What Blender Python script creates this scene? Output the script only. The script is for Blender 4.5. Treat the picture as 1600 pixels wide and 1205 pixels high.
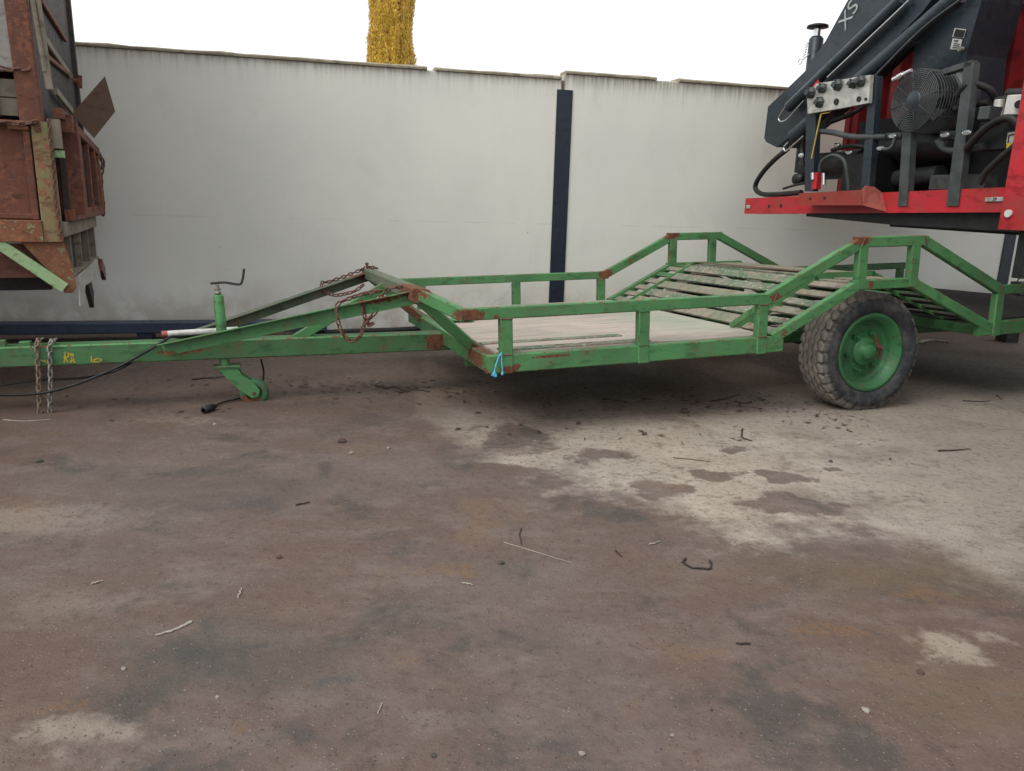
import bpy, math, random
from mathutils import Vector, Matrix, noise
R = math.radians
for o in list(bpy.data.objects): bpy.data.objects.remove(o)
SC = bpy.context.scene
COL = SC.collection

# ------------------------------------------------------------------ camera
CAM = dict(f=1182.74, p=13.6418, r=1.6682, h=1.2759)
cam = bpy.data.cameras.new('camera'); camo = bpy.data.objects.new('camera', cam); COL.objects.link(camo)
cam.sensor_fit = 'HORIZONTAL'; cam.sensor_width = 36.0; cam.lens = 36.0 * CAM['f'] / 1600.0
cam.clip_start = 0.05; cam.clip_end = 2000
camo.matrix_world = Matrix.Translation((0, 0, CAM['h'])) @ Matrix.Rotation(R(90 - CAM['p']), 4, 'X') @ Matrix.Rotation(R(CAM['r']), 4, 'Z')
SC.camera = camo
# ------------------------------------------------------------------ overcast sky
SUN_EL, SUN_ROT = R(48), R(-130)
world = bpy.data.worlds.new('World'); SC.world = world; world.use_nodes = True
wn = world.node_tree; wn.nodes.clear()
sky = wn.nodes.new('ShaderNodeTexSky'); sky.sky_type = 'NISHITA'; sky.sun_disc = False
sky.sun_elevation = SUN_EL; sky.sun_rotation = SUN_ROT; sky.dust_density = 4; sky.air_density = 1.0
bw = wn.nodes.new('ShaderNodeRGBToBW')
mixc = wn.nodes.new('ShaderNodeMix'); mixc.data_type = 'RGBA'; mixc.inputs[0].default_value = 0.93
cloud = wn.nodes.new('ShaderNodeRGB'); cloud.outputs[0].default_value = (8.5, 8.7, 8.6, 1)
bg = wn.nodes.new('ShaderNodeBackground'); bg.inputs[1].default_value = 0.10
wo = wn.nodes.new('ShaderNodeOutputWorld')
wn.links.new(sky.outputs[0], mixc.inputs[6]); wn.links.new(cloud.outputs[0], mixc.inputs[7])
wn.links.new(mixc.outputs[2], bg.inputs[0]); wn.links.new(bg.outputs[0], wo.inputs[0])
sl = bpy.data.lights.new('sun', 'SUN'); sl.energy = 1.5; sl.angle = R(35); sl.color = (1.0, 0.95, 0.86)
so = bpy.data.objects.new('sun', sl); COL.objects.link(so)
so.rotation_euler = (R(90) - SUN_EL, 0, R(-50)); so.location = (-4, -6, 12)
SC.view_settings.view_transform = 'Standard'; SC.view_settings.look = 'None'
SC.view_settings.exposure = 0.5; SC.view_settings.gamma = 1.0
SC.render.engine = 'CYCLES'

# ------------------------------------------------------------------ helpers
def V(*a): return Vector(a[0] if len(a) == 1 else a)
EDGE = {}
class MB:
    def __init__(s): s.v = []; s.f = []; s.sm = []; s.ed = set()
    def add(s, vs, fs, smooth=False):
        b = len(s.v); s.v += [tuple(x) for x in vs]
        s.f += [tuple(i + b for i in f) for f in fs]; s.sm += [smooth] * len(fs); return s
    def box(s, a, b, c=0.0):
        x0, y0, z0 = [min(a[i], b[i]) for i in range(3)]; x1, y1, z1 = [max(a[i], b[i]) for i in range(3)]
        return s.bar(((x0), (y0 + y1) / 2, (z0 + z1) / 2), (x1, (y0 + y1) / 2, (z0 + z1) / 2), y1 - y0, z1 - z0, c=c)
    def bar(s, p0, p1, w, h, up=(0, 0, 1), c=0.004, twist=0):
        """rectangular section w (sideways) x h (along up), chamfered by c"""
        p0, p1 = V(p0), V(p1); d = (p1 - p0).normalized(); up = V(up)
        side = up.cross(d)
        if side.length < 1e-4: side = V(0, 1, 0).cross(d)
        side.normalize(); u = d.cross(side).normalized()
        if twist: q = Matrix.Rotation(twist, 3, d); side = q @ side; u = q @ u
        hw, hh = w / 2, h / 2
        if c <= 0: sec = [(-hw, -hh), (hw, -hh), (hw, hh), (-hw, hh)]
        else:
            c = min(c, hw * .9, hh * .9)
            sec = [(-hw + c, -hh), (hw - c, -hh), (hw, -hh + c), (hw, hh - c), (hw - c, hh), (-hw + c, hh), (-hw, hh - c), (-hw, -hh + c)]
        n = len(sec); vs = [p + side * a + u * b for p in (p0, p1) for a, b in sec]
        fs = [(i, (i + 1) % n, n + (i + 1) % n, n + i) for i in range(n)] + [tuple(range(n))[::-1], tuple(range(n, 2 * n))]
        if c > 0: s.ed |= {len(s.f) + i for i in (1, 3, 5, 7)}
        return s.add(vs, fs)
    def cyl(s, p0, p1, r0, r1=None, n=20, cap=True, smooth=True):
        r1 = r0 if r1 is None else r1
        p0, p1 = V(p0), V(p1); d = (p1 - p0).normalized()
        a = d.orthogonal().normalized(); b = d.cross(a)
        vs = [p + (a * math.cos(t) + b * math.sin(t)) * r for p, r in ((p0, r0), (p1, r1)) for t in [2 * math.pi * i / n for i in range(n)]]
        s.add(vs, [(i, (i + 1) % n, n + (i + 1) % n, n + i) for i in range(n)], smooth)
        if cap: s.add(vs, [tuple(range(n))[::-1], tuple(range(n, 2 * n))])
        return s
    def tube(s, pts, r, n=8, r1=None):
        pts = [V(p) for p in pts]; k = len(pts); r1 = r if r1 is None else r1
        up = None; rings = []
        for i, p in enumerate(pts):
            d = (pts[min(i + 1, k - 1)] - pts[max(i - 1, 0)]).normalized()
            if up is None: up = d.orthogonal().normalized()
            up = (up - d * up.dot(d)).normalized(); b = d.cross(up)
            rr = r + (r1 - r) * i / max(1, k - 1)
            rings += [p + (up * math.cos(t) + b * math.sin(t)) * rr for t in [2 * math.pi * j / n for j in range(n)]]
        fs = [(i * n + j, i * n + (j + 1) % n, (i + 1) * n + (j + 1) % n, (i + 1) * n + j) for i in range(k - 1) for j in range(n)]
        s.add(rings, fs, True)
        return s.add(rings, [tuple(range(n))[::-1], tuple(range((k - 1) * n, k * n))])
    def prism(s, poly, off):
        """polygon (3d points) extruded by vector off"""
        poly = [V(p) for p in poly]; off = V(off); n = len(poly)
        nn = sum(((poly[i] - poly[0]).cross(poly[(i + 1) % n] - poly[0]) for i in range(1, n - 1)), Vector())
        if nn.dot(off) > 0: poly = poly[::-1]
        vs = poly + [p + off for p in poly]
        return s.add(vs, [tuple(range(n)), tuple(range(n, 2 * n))[::-1]] + [(i, n + i, n + (i + 1) % n, (i + 1) % n) for i in range(n)])
    def lathe(s, prof, c, axis, n=40, smooth=True, close=False):
        """prof [(along axis, radius)]"""
        c, ax = V(c), V(axis).normalized(); a = ax.orthogonal().normalized(); b = ax.cross(a); k = len(prof)
        vs = [c + ax * x + (a * math.cos(t) + b * math.sin(t)) * r for x, r in prof for t in [2 * math.pi * i / n for i in range(n)]]
        fs = [(i * n + j, i * n + (j + 1) % n, (i + 1) * n + (j + 1) % n, (i + 1) * n + j) for i in range(k - 1) for j in range(n)]
        return s.add(vs, fs, smooth)
    def build(s, name, mat, parent=None, **tg):
        me = bpy.data.meshes.new(name); me.from_pydata(s.v, [], s.f)
        me.polygons.foreach_set('use_smooth', s.sm); me.update()
        if mat is not None: me.materials.append(mat)
        if mat is not None and s.ed and mat.name in EDGE:
            me.materials.append(EDGE[mat.name])
            for i in s.ed: me.polygons[i].material_index = 1
        o = bpy.data.objects.new(name, me); COL.objects.link(o)
        if parent is not None: o.parent = parent
        return tag(o, **tg)
def tag(o, label=None, cat=None, group=None, kind=None):
    if label: o['label'] = label
    if cat: o['category'] = cat
    if group: o['group'] = group
    if kind: o['kind'] = kind
    return o
def empty(name, M, **tg):
    o = bpy.data.objects.new(name, None); COL.objects.link(o); o.empty_display_size = .1
    o.matrix_world = Matrix(M) if not isinstance(M, Matrix) else M
    return tag(o, **tg)
def link_copy(src, parent, loc=(0, 0, 0), rot=None):
    o = src.copy(); COL.objects.link(o); o.parent = parent; o.location = loc
    if rot is not None: o.rotation_euler = rot
    return o
def smooth_path(pts, n=6):
    pts = [V(p) for p in pts]; out = []
    P = [pts[0] * 2 - pts[1]] + pts + [pts[-1] * 2 - pts[-2]]
    for i in range(1, len(P) - 2):
        a, b, c, d = P[i - 1:i + 3]
        for k in range(n):
            t = k / n
            out.append(.5 * ((2 * b) + (c - a) * t + (2 * a - 5 * b + 4 * c - d) * t * t + (3 * b - a - 3 * c + d) * t ** 3))
    return out + [pts[-1]]

# ------------------------------------------------------------------ materials
class NT:
    def __init__(s, name, rough=.7, metal=0.0, spec=.4):
        s.m = bpy.data.materials.new(name); s.m.use_nodes = True; s.t = s.m.node_tree
        s.b = s.t.nodes['Principled BSDF']
        s.b.inputs['Roughness'].default_value = rough; s.b.inputs['Metallic'].default_value = metal
        s.b.inputs['Specular IOR Level'].default_value = spec
        s.co = s.t.nodes.new('ShaderNodeTexCoord').outputs['Object']
    def n(s, typ, **k):
        o = s.t.nodes.new(typ)
        for a, b in k.items(): setattr(o, a, b)
        return o
    def set(s, sock, v):
        if isinstance(v, bpy.types.NodeSocket): s.t.links.new(v, sock)
        else: sock.default_value = v if not (isinstance(v, tuple) and len(v) == 3 and sock.type == 'RGBA') else (*v, 1)
    def noise(s, scale, detail=4, rough=.55, vec=None, stretch=None, dist=0):
        o = s.n('ShaderNodeTexNoise'); v = vec or s.co
        if stretch:
            mp = s.n('ShaderNodeMapping'); mp.inputs['Scale'].default_value = stretch; s.set(mp.inputs[0], v); v = mp.outputs[0]
        s.set(o.inputs['Vector'], v); o.inputs['Scale'].default_value = scale; o.inputs['Detail'].default_value = detail
        o.inputs['Roughness'].default_value = rough; o.inputs['Distortion'].default_value = dist
        return o.outputs['Fac']
    def math(s, op, a, b=0.0, c=0.0):
        o = s.n('ShaderNodeMath', operation=op)
        for i, x in enumerate((a, b, c)): s.set(o.inputs[i], x)
        return o.outputs[0]
    def ramp(s, v, lo, hi, a=0.0, b=1.0):
        o = s.n('ShaderNodeMapRange', interpolation_type='SMOOTHSTEP')
        s.set(o.inputs[0], v)
        for i, x in enumerate((lo, hi, a, b)): s.set(o.inputs[i + 1], x)
        return o.outputs[0]
    def mix(s, f, a, b, mode='MIX'):
        o = s.n('ShaderNodeMix', data_type='RGBA', blend_type=mode)
        s.set(o.inputs[0], f); s.set(o.inputs[6], a); s.set(o.inputs[7], b); return o.outputs[2]
    def bump(s, h, strength=.3, dist=.01):
        o = s.n('ShaderNodeBump'); o.inputs['Strength'].default_value = strength; o.inputs['Distance'].default_value = dist
        s.set(o.inputs['Height'], h); s.t.links.new(o.outputs[0], s.b.inputs['Normal']); return s
    def near(s, c, rad, nz=None, amt=.6, soft=.25, co=None):
        """1 inside a ragged ball round c (radius or 3 radii), 0 outside"""
        o = s.n('ShaderNodeVectorMath', operation='SUBTRACT'); s.set(o.inputs[0], co or s.co); o.inputs[1].default_value = c
        q = s.n('ShaderNodeVectorMath', operation='DIVIDE'); s.t.links.new(o.outputs[0], q.inputs[0])
        q.inputs[1].default_value = rad if isinstance(rad, tuple) else (rad,) * 3
        l = s.n('ShaderNodeVectorMath', operation='LENGTH'); s.t.links.new(q.outputs[0], l.inputs[0])
        v = l.outputs['Value']
        if nz is not None: v = s.math('ADD', v, s.math('MULTIPLY', s.math('SUBTRACT', nz, .5), amt * 2))
        return s.ramp(v, 1.0 - soft, 1.0, 1.0, 0.0)
    def col(s, c): s.set(s.b.inputs['Base Color'], c); return s
    def rgh(s, c): s.set(s.b.inputs['Roughness'], c); return s
def plain(name, c, rough=.6, metal=0.0, var=.25, scale=14, spec=.4, bump=.15):
    t = NT(name, rough, metal, spec)
    f = t.ramp(t.noise(scale, 6, .65), .3, .72)
    t.col(t.mix(f, tuple(x * (1 - var) for x in c), tuple(min(1, x * (1 + var * .6)) for x in c)))
    t.rgh(t.ramp(t.noise(scale * 2, 4), .3, .7, max(0, rough - .12), min(1, rough + .12)))
    if bump: t.bump(t.noise(scale * 5, 5, .7), bump, .004)
    return t.m
def worn(name, base, base2=None, rust=(.085, .034, .022), rust2=(.16, .065, .03), thr=.64, spots=(), rough=.5, scale=7, dirt=.35, dirtc=(.10, .085, .06), chipc=None, metal=0.0):
    """old paint: faded patches, chips and rust, road dirt"""
    t = NT(name, rough, metal)
    big = t.noise(scale * .35, 3, .6); mid = t.noise(scale, 5, .7); fine = t.noise(scale * 6, 4, .72)
    base2 = base2 or tuple(x * .72 for x in base)
    c = t.mix(t.ramp(big, .35, .68), base, base2)
    c = t.mix(t.math('MULTIPLY', t.ramp(mid, .42, .72), dirt), c, dirtc)
    c = t.mix(t.math('MULTIPLY', t.ramp(t.noise(scale * 1.7, 4, .65, stretch=(.6, 1, 1.5)), .53, .66), .8), c, tuple(x * .48 for x in base))
    c = t.mix(t.math('MULTIPLY', t.ramp(fine, .60, .70), .25), c, tuple(min(1, x * 1.5 + .03) for x in base))
    k = t.math('ADD', t.math('MULTIPLY', mid, .6), t.math('MULTIPLY', fine, .4))
    msk = t.ramp(k, thr, thr + .025)
    for c0, r0 in spots: msk = t.math('MAXIMUM', msk, t.near(c0, r0, fine, 1.0, .12))
    rc = t.mix(t.ramp(t.noise(scale * 4, 5, .7), .35, .65), rust, rust2)
    if chipc:
        ch = t.ramp(t.noise(scale * 2.3, 5, .75),   .575, .605); c = t.mix(ch, c, chipc)
    c = t.mix(msk, c, rc); t.col(c)
    t.rgh(t.math('MAXIMUM', t.ramp(fine, .3, .7, rough - .1, rough + .15), t.math('MULTIPLY', msk, .9)))
    t.bump(t.math('ADD', t.math('MULTIPLY', msk, -.5), t.math('MULTIPLY', fine, .5)), .35, .003)
    return t.m

# ------------------------------------------------------------------ ground
def ground_mat():
    t = NT('yard_ground', .8, 0, .35); t.co = t.n('ShaderNodeNewGeometry').outputs['Position']
    nz = t.noise(2.6, 6, .68); fine = t.noise(24, 5, .72); grit = t.noise(130, 3, .75); big = t.noise(.8, 3, .6)
    streak = t.noise(4.5, 6, .72, stretch=(.75, 1.25, 1)); patch = t.noise(1.9, 5, .66, dist=.35)
    sx = t.n('ShaderNodeSeparateXYZ'); t.set(sx.inputs[0], t.co); X, Y = sx.outputs[0], sx.outputs[1]
    rag = t.math('ADD', t.math('MULTIPLY', fine, .4), t.math('MULTIPLY', nz, .6))
    wn_ = t.n('ShaderNodeTexNoise'); t.set(wn_.inputs['Vector'], t.co); wn_.inputs['Scale'].default_value = 3.2; wn_.inputs['Detail'].default_value = 4; wn_.inputs['Roughness'].default_value = .65
    w1 = t.n('ShaderNodeVectorMath', operation='SUBTRACT'); t.set(w1.inputs[0], wn_.outputs['Color']); w1.inputs[1].default_value = (.5, .5, .5)
    w2 = t.n('ShaderNodeVectorMath', operation='MULTIPLY'); t.set(w2.inputs[0], w1.outputs[0]); w2.inputs[1].default_value = (.5, .34, 0)
    w3 = t.n('ShaderNodeVectorMath', operation='ADD'); t.set(w3.inputs[0], t.co); t.set(w3.inputs[1], w2.outputs[0]); WC = w3.outputs[0]
    # damp dirt film: brown, purplish grey, oily dark and rusty sand patches
    dirt = t.mix(t.ramp(big, .38, .62), (.115, .078, .063), (.120, .091, .082))
    dirt = t.mix(t.math('MULTIPLY', t.ramp(streak, .44, .68), .6), dirt, (.180, .145, .130))
    dirt = t.mix(t.math('MULTIPLY', t.ramp(patch, .52, .64), .75), dirt, (.056, .050, .047))
    dirt = t.mix(t.math('MULTIPLY', t.ramp(patch, .44, .30), .75), dirt, (.152, .100, .069))
    dirt = t.mix(t.math('MULTIPLY', t.ramp(fine, .52, .70), .55), dirt, (.060, .045, .038))
    dirt = t.mix(t.math('MULTIPLY', t.ramp(fine, .44, .30), .35), dirt, (.165, .138, .125))
    for c, r, q_ in TINT: dirt = t.mix(t.math('MULTIPLY', t.near((*c, 0), (*r, 9), rag, 1.6, .95, WC), .6), dirt, q_)
    for c, r in OIL: dirt = t.mix(t.math('MULTIPLY', t.near((*c, 0), (*r, 9), rag, 2.4, .95, WC), .5), dirt, (.045, .046, .050))
    for c, r in SAND: dirt = t.mix(t.math('MULTIPLY', t.math('MULTIPLY', t.near((*c, 0), (*r, 9), rag, 2.6, .95, WC), t.ramp(fine, .62, .44)), .6), dirt, (.165, .092, .045))
    # bare pale concrete: further away than a ragged line across the yard
    fc = t.n('ShaderNodeFloatCurve'); cu = fc.mapping.curves[0]
    X0, X1, Y0, Y1 = -1.2, 2.6, 1.0, 7.0
    q = [((x - X0) / (X1 - X0), (y - Y0) / (Y1 - Y0)) for x, y in BOUND]
    cu.points[0].location = q[0]; cu.points[1].location = q[-1]
    for a in q[1:-1]: cu.points.new(*a)
    for p in cu.points: p.handle_type = 'VECTOR'
    fc.mapping.update()
    t.set(fc.inputs['Value'], t.math('DIVIDE', t.math('SUBTRACT', X, X0), X1 - X0))
    bound = t.math('ADD', t.math('MULTIPLY', fc.outputs[0], Y1 - Y0), Y0)
    dd = t.math('SUBTRACT', Y, bound)
    dd = t.math('ADD', dd, t.math('MULTIPLY', t.math('SUBTRACT', nz, .5), 1.5))
    dd = t.math('ADD', dd, t.math('MULTIPLY', t.math('SUBTRACT', fine, .5), .6))
    dd = t.math('ADD', dd, t.math('MULTIPLY', t.math('SUBTRACT', streak, .5), .9))
    pale = t.ramp(dd, -.24, .30)
    for c, r, k in PALE: pale = t.math('MAXIMUM', pale, t.math('MULTIPLY', t.near((*c, 0), (*r, 9), t.math('ADD', t.math('MULTIPLY', rag, .5), t.math('MULTIPLY', streak, .5)), 2.6, .95, WC), k))
    for c, r in DAMP: pale = t.math('MULTIPLY', pale, t.math('SUBTRACT', 1, t.math('MULTIPLY', t.near((*c, 0), (*r, 9), t.math('ADD', t.math('MULTIPLY', rag, .6), t.math('MULTIPLY', streak, .4)), 1.6, .3, WC), .88)))
    pale = t.math('MULTIPLY', pale, t.ramp(t.math('ADD', t.math('MULTIPLY', streak, .6), t.math('MULTIPLY', fine, .4)), .66, .50, .25, 1))
    conc = t.mix(t.ramp(big, .35, .65), (.345, .295, .250), (.305, .268, .235))
    conc = t.mix(t.math('MULTIPLY', t.ramp(nz, .45, .66), .6), conc, (.43, .385, .335))
    conc = t.mix(t.math('MULTIPLY', t.ramp(fine, .5, .68), .55), conc, (.14, .110, .092))
    conc = t.mix(t.math('MULTIPLY', t.ramp(patch, .50, .64), .5), conc, (.17, .135, .105))
    conc = t.mix(t.ramp(t.math('SUBTRACT', X, t.math('MULTIPLY', Y, .22)), .55, 1.7, 0, .45), conc, (.150, .138, .122))  # greyer to the right: shade beside the truck put into the colour
    # the strip along the foot of the wall is damp and covered in dark soil
    soil = t.ramp(t.math('ADD', Y, t.math('ADD', t.math('MULTIPLY', X, -.32), t.math('MULTIPLY', t.math('SUBTRACT', nz, .5), 1.4))), 3.95, 5.0)
    conc = t.mix(t.math('MULTIPLY', soil, .78), conc, (.100, .062, .046))
    dirt = t.mix(t.math('MULTIPLY', soil, .6), dirt, (.088, .056, .042))
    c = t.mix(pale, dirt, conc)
    c = t.mix(t.math('MULTIPLY', t.ramp(grit, .61, .69), .45), c, (.30, .265, .24))
    c = t.mix(t.math('MULTIPLY', t.ramp(grit, .38, .31), .6), c, (.035, .027, .023))
    vo = t.n('ShaderNodeTexVoronoi'); t.set(vo.inputs['Vector'], t.co); vo.inputs['Scale'].default_value = 75
    vb_ = t.n('ShaderNodeSeparateColor'); t.set(vb_.inputs[0], vo.outputs['Color'])
    spk = t.math('MULTIPLY', t.ramp(vo.outputs['Distance'], .30, .20), t.ramp(vb_.outputs[0], .70, .74))
    c = t.mix(t.math('MULTIPLY', spk, .7), c, t.mix(vb_.outputs[1], (.05, .038, .032), (.30, .26, .22)))
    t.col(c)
    t.rgh(t.ramp(t.math('ADD', t.math('MULTIPLY', big, .5), t.math('MULTIPLY', fine, .5)), .38, .62, .5, .9))
    h = t.math('ADD', t.math('MULTIPLY', fine, .8), t.math('ADD', t.math('MULTIPLY', grit, .35), t.math('ADD', t.math('MULTIPLY', nz, 1.0), t.math('MULTIPLY', spk, .5))))
    t.bump(h, .8, .012)
    return t.m
def xy(p): return (p[0], p[1])  # many coordinates here and below are image pixels back-projected onto chosen planes
BOUND = [(-1.2, 6.9), (-.75, 6.2), xy((-0.590, 4.519, 0.000)), xy((-0.211, 3.826, 0.000)), xy((0.120, 3.446, 0.000)), xy((0.399, 3.300, 0.000)), xy((0.692, 2.984, 0.000)), xy((0.958, 2.783, 0.000)), xy((1.196, 2.954, 0.000)), xy((1.475, 3.040, 0.000)), xy((1.642, 2.731, 0.000)), xy((1.748, 2.458, 0.000)), xy((1.783, 2.371, 0.000)), (2.6, 2.3)]
PALE = [(xy((-2.007, 4.187, 0.000)), (.42, .17), .75), (xy((1.323, 2.018, 0.000)), (.11, .10), .75), (xy((1.498, 2.102, 0.000)), (.12, .05), .5), (xy((-1.009, 1.529, 0.000)), (.17, .09), .55), (xy((1.017, 2.853, 0.000)), (.15, .12), .9), (xy((-1.848, 2.757, 0.000)), (.5, .2), .35), (xy((-1.346, 2.172, 0.000)), (.3, .1), .2), (xy((1.763, 2.483, 0.000)), (.2, .12), .5)]
TINT = [(xy((1.290, 2.502, 0.000)), (.9, .32), (.118, .084, .056)), (xy((1.227, 1.782, 0.000)), (.5, .25), (.105, .080, .058)), (xy((-0.789, 1.887, 0.000)), (.5, .25), (.070, .066, .058)), (xy((-1.416, 3.171, 0.000)), (.9, .4), (.100, .080, .068)), (xy((-0.470, 3.599, 0.000)), (.5, .5), (.150, .118, .104)), (xy((0.019, 2.425, 0.000)), (.5, .25), (.130, .102, .090))]
OIL = [(xy((-0.872, 1.868, 0.000)), (.07, .06)), (xy((-0.697, 1.948, 0.000)), (.06, .04)), (xy((-0.441, 1.787, 0.000)), (.08, .05)), (xy((-0.510, 1.606, 0.000)), (.10, .03)), (xy((-1.091, 2.976, 0.000)), (.28, .12)), (xy((-0.786, 1.485, 0.000)), (.1, .03)), (xy((0.120, 1.610, 0.000)), (.1, .03))]
SAND = [(xy((0.560, 1.986, 0.000)), (.11, .05)), (xy((1.004, 2.129, 0.000)), (.18, .07)), (xy((1.454, 2.374, 0.000)), (.16, .06)), (xy((-0.653, 1.588, 0.000)), (.03, .025)), (xy((-0.269, 1.913, 0.000)), (.06, .03)), (xy((-1.127, 1.663, 0.000)), (.08, .04)), (xy((-0.208, 2.458, 0.000)), (.18, .1))]
DAMP = [(xy((0.037, 4.018, 0.000)), (0.221, 0.312)), (xy((0.474, 3.783, 0.000)), (0.208, 0.130)), (xy((0.690, 3.299, 0.000)), (0.182, 0.169)), (xy((1.004, 3.484, 0.000)), (0.156, 0.078)), (xy((1.292, 3.534, 0.000)), (0.195, 0.078)), (xy((1.228, 3.925, 0.000)), (0.065, 0.065)), (xy((1.246, 3.157, 0.000)), (0.260, 0.130)), (xy((1.626, 3.636, 0.000)), (0.065, 0.039)), (xy((-0.113, 3.489, 0.000)), (0.390, 0.130))]
g = MB(); n = 0
xs = [-300, -60, -20, -8] + [-5 + .25 * i for i in range(53)] + [10, 20, 60, 300]
ys = [-300, -60, -20, -6] + [-1 + .25 * i for i in range(49)] + [14, 20, 60, 300]
vs = [(x, y, 0.0) for y in ys for x in xs]
g.add(vs, [(j * len(xs) + i, j * len(xs) + i + 1, (j + 1) * len(xs) + i + 1, (j + 1) * len(xs) + i) for j in range(len(ys) - 1) for i in range(len(xs) - 1)], True)
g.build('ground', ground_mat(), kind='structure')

# ------------------------------------------------------------------ boundary wall, steel columns, tree
WM = ((0.96898, -0.24713, 0.00000, 0.00000), (0.24713, 0.96898, 0.00000, 7.76286), (0.00000, 0.00000, 1.00000, 0.00000), (0.00000, 0.00000, 0.00000, 1.00000))
def wall_mat():
    t = NT('wall_render', .85, 0, .25)
    sx = t.n('ShaderNodeSeparateXYZ'); t.set(sx.inputs[0], t.co); S, Z = sx.outputs[0], sx.outputs[2]
    big = t.noise(.7, 5, .6); mid = t.noise(3, 7, .65); fine = t.noise(40, 5, .7)
    c = t.mix(t.ramp(big, .33, .68), (.735, .735, .685), (.665, .68, .65))
    c = t.mix(t.math('MULTIPLY', t.ramp(mid, .5, .72), .35), c, (.62, .60, .53))
    v = t.noise(3.2, 6, .7, stretch=(3.4, 1, .13)); v2 = t.noise(9, 5, .7, stretch=(3.4, 1, .10))
    top = t.ramp(t.math('SUBTRACT', t.math('ADD', 2.5, 0.0), Z), 0.0, .42, 1.0, 0.0)
    st = t.math('MULTIPLY', t.ramp(t.math('ADD', t.math('MULTIPLY', v, .55), t.math('MULTIPLY', v2, .45)), .43, .66), t.math('POWER', top, 2.0))
    c = t.mix(t.math('MULTIPLY', st, .5), c, (.23, .205, .16))
    edge = t.ramp(Z, 2.34, 2.50); c = t.mix(t.math('MULTIPLY', t.math('MULTIPLY', edge, t.ramp(v2, .3, .6)), .75), c, (.27, .245, .185))
    # run-down stains lower on, scuffs, a hairline shuttering joint
    c = t.mix(t.math('MULTIPLY', t.ramp(v, .60, .75), .10), c, (.40, .36, .30))
    low = t.ramp(Z, .62, 0.0); c = t.mix(t.math('MULTIPLY', low, t.math('MULTIPLY', t.ramp(mid, .38, .6), .55)), c, (.34, .27, .22))
    jn = t.math('ABSOLUTE', t.math('SUBTRACT', Z, t.math('ADD', 1.06, t.math('MULTIPLY', mid, .012))))
    jl = t.math('MULTIPLY', t.ramp(jn, .004, .008, 1, 0), t.ramp(t.noise(1.8, 3, .6), .46, .56))
    c = t.mix(t.math('MULTIPLY', jl, .16), c, (.25, .24, .22))
    sc = t.noise(5.5, 5, .75, stretch=(.55, 1, 2.6), dist=.5); c = t.mix(t.math('MULTIPLY', t.ramp(sc, .69, .73), .5), c, (.22, .21, .20))
    c = t.mix(t.math('MULTIPLY', t.ramp(t.noise(13, 2, .5), .765, .79), .6), c, (.16, .15, .14))
    t.col(c); t.bump(t.math('ADD', t.math('MULTIPLY', fine, .5), mid), .18, .006); return t.m
MWALL = wall_mat()
MCOPE = worn('coping_stone', (.40, .36, .28), (.27, .235, .17), rust=(.13, .11, .08), rust2=(.2, .17, .11), thr=.56, rough=.9, scale=9)
MNAVY = worn('navy_steel', (.014, .024, .044), (.011, .018, .032), rust=(.05, .05, .055), rust2=(.10, .10, .11), thr=.73, rough=.42, scale=9, dirt=.25, dirtc=(.035, .035, .04))
MJOINT = plain('joint_mortar', (.23, .19, .15), .9)
wall = empty('boundary_wall', WM, label='long pale grey rendered yard wall streaked with dirt under its coping', cat='wall')
for s0, s1, zt in ((-14.0, .408, 2.445), (.448, 6.10, 2.50), (6.14, 18.0, 2.50)):
    m = MB(); nx = max(2, int((s1 - s0) / .5)); nzz = 6
    m.box((s0, 0, -.3), (s1, .18, zt), .006); m.build('wall_panel', MWALL, wall)
for s0, s1, zt in ((-14.0, -9.1, 2.445), (-9.0, -4.9, 2.445), (-4.87, -.905, 2.445), (-.83, .404, 2.445), (.452, 1.40, 2.50), (1.645, 6.09, 2.50), (6.15, 11, 2.50), (11.03, 18, 2.50)):
    m = MB(); k = max(2, int((s1 - s0) / .18)); random.seed(int(s0 * 10) + 77)
    top = [zt + .030 + random.uniform(-.006, .005) for _ in range(k + 1)]; fr = [-.022 + random.uniform(-.006, .006) for _ in range(k + 1)]
    vs = []
    for i in range(k + 1):
        x = s0 + (s1 - s0) * i / k
        vs += [(x, fr[i], zt + .001), (x, fr[i] - .002, zt + .018), (x, fr[i] + .012, top[i]), (x, .19, top[i] + .004), (x, .2, zt + .001)]
    fs = [(i * 5 + j, i * 5 + (j + 1) % 5, (i + 1) * 5 + (j + 1) % 5, (i + 1) * 5 + j) for i in range(k) for j in range(5)]
    fs = [f[::-1] for f in fs] + [(0, 1, 2, 3, 4), tuple(k * 5 + j for j in (4, 3, 2, 1, 0))]
    m.add(vs, fs); m.build('coping', MCOPE, wall)
m = MB(); m.box((.409, .03, -.3), (.447, .17, 2.44)); m.box((6.101, .03, -.3), (6.139, .17, 2.49)); m.build('joint_filler', MJOINT, wall)
for s0, lab in ((.366, 'tall navy steel column against the wall behind the green trailer'), (6.02, 'navy steel column on the wall below the red outrigger box')):
    col = empty('steel_column', Matrix(WM) @ Matrix.Translation((s0, 0, 0)), label=lab, cat='column', group='navy columns along the wall')
    m = MB(); m.box((0, -.012, -.02), (.16, -.003, 2.352), .002); m.build('flange', MNAVY, col)
    m = MB(); m.box((.03, -.003, -.02), (.13, -.0005, 2.34), 0); m.build('packer', MNAVY, col)
    m = MB(); m.box((-.04, -.06, .0), (.2, -.012, .012), .002); m.build('base_plate', MNAVY, col)
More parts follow.
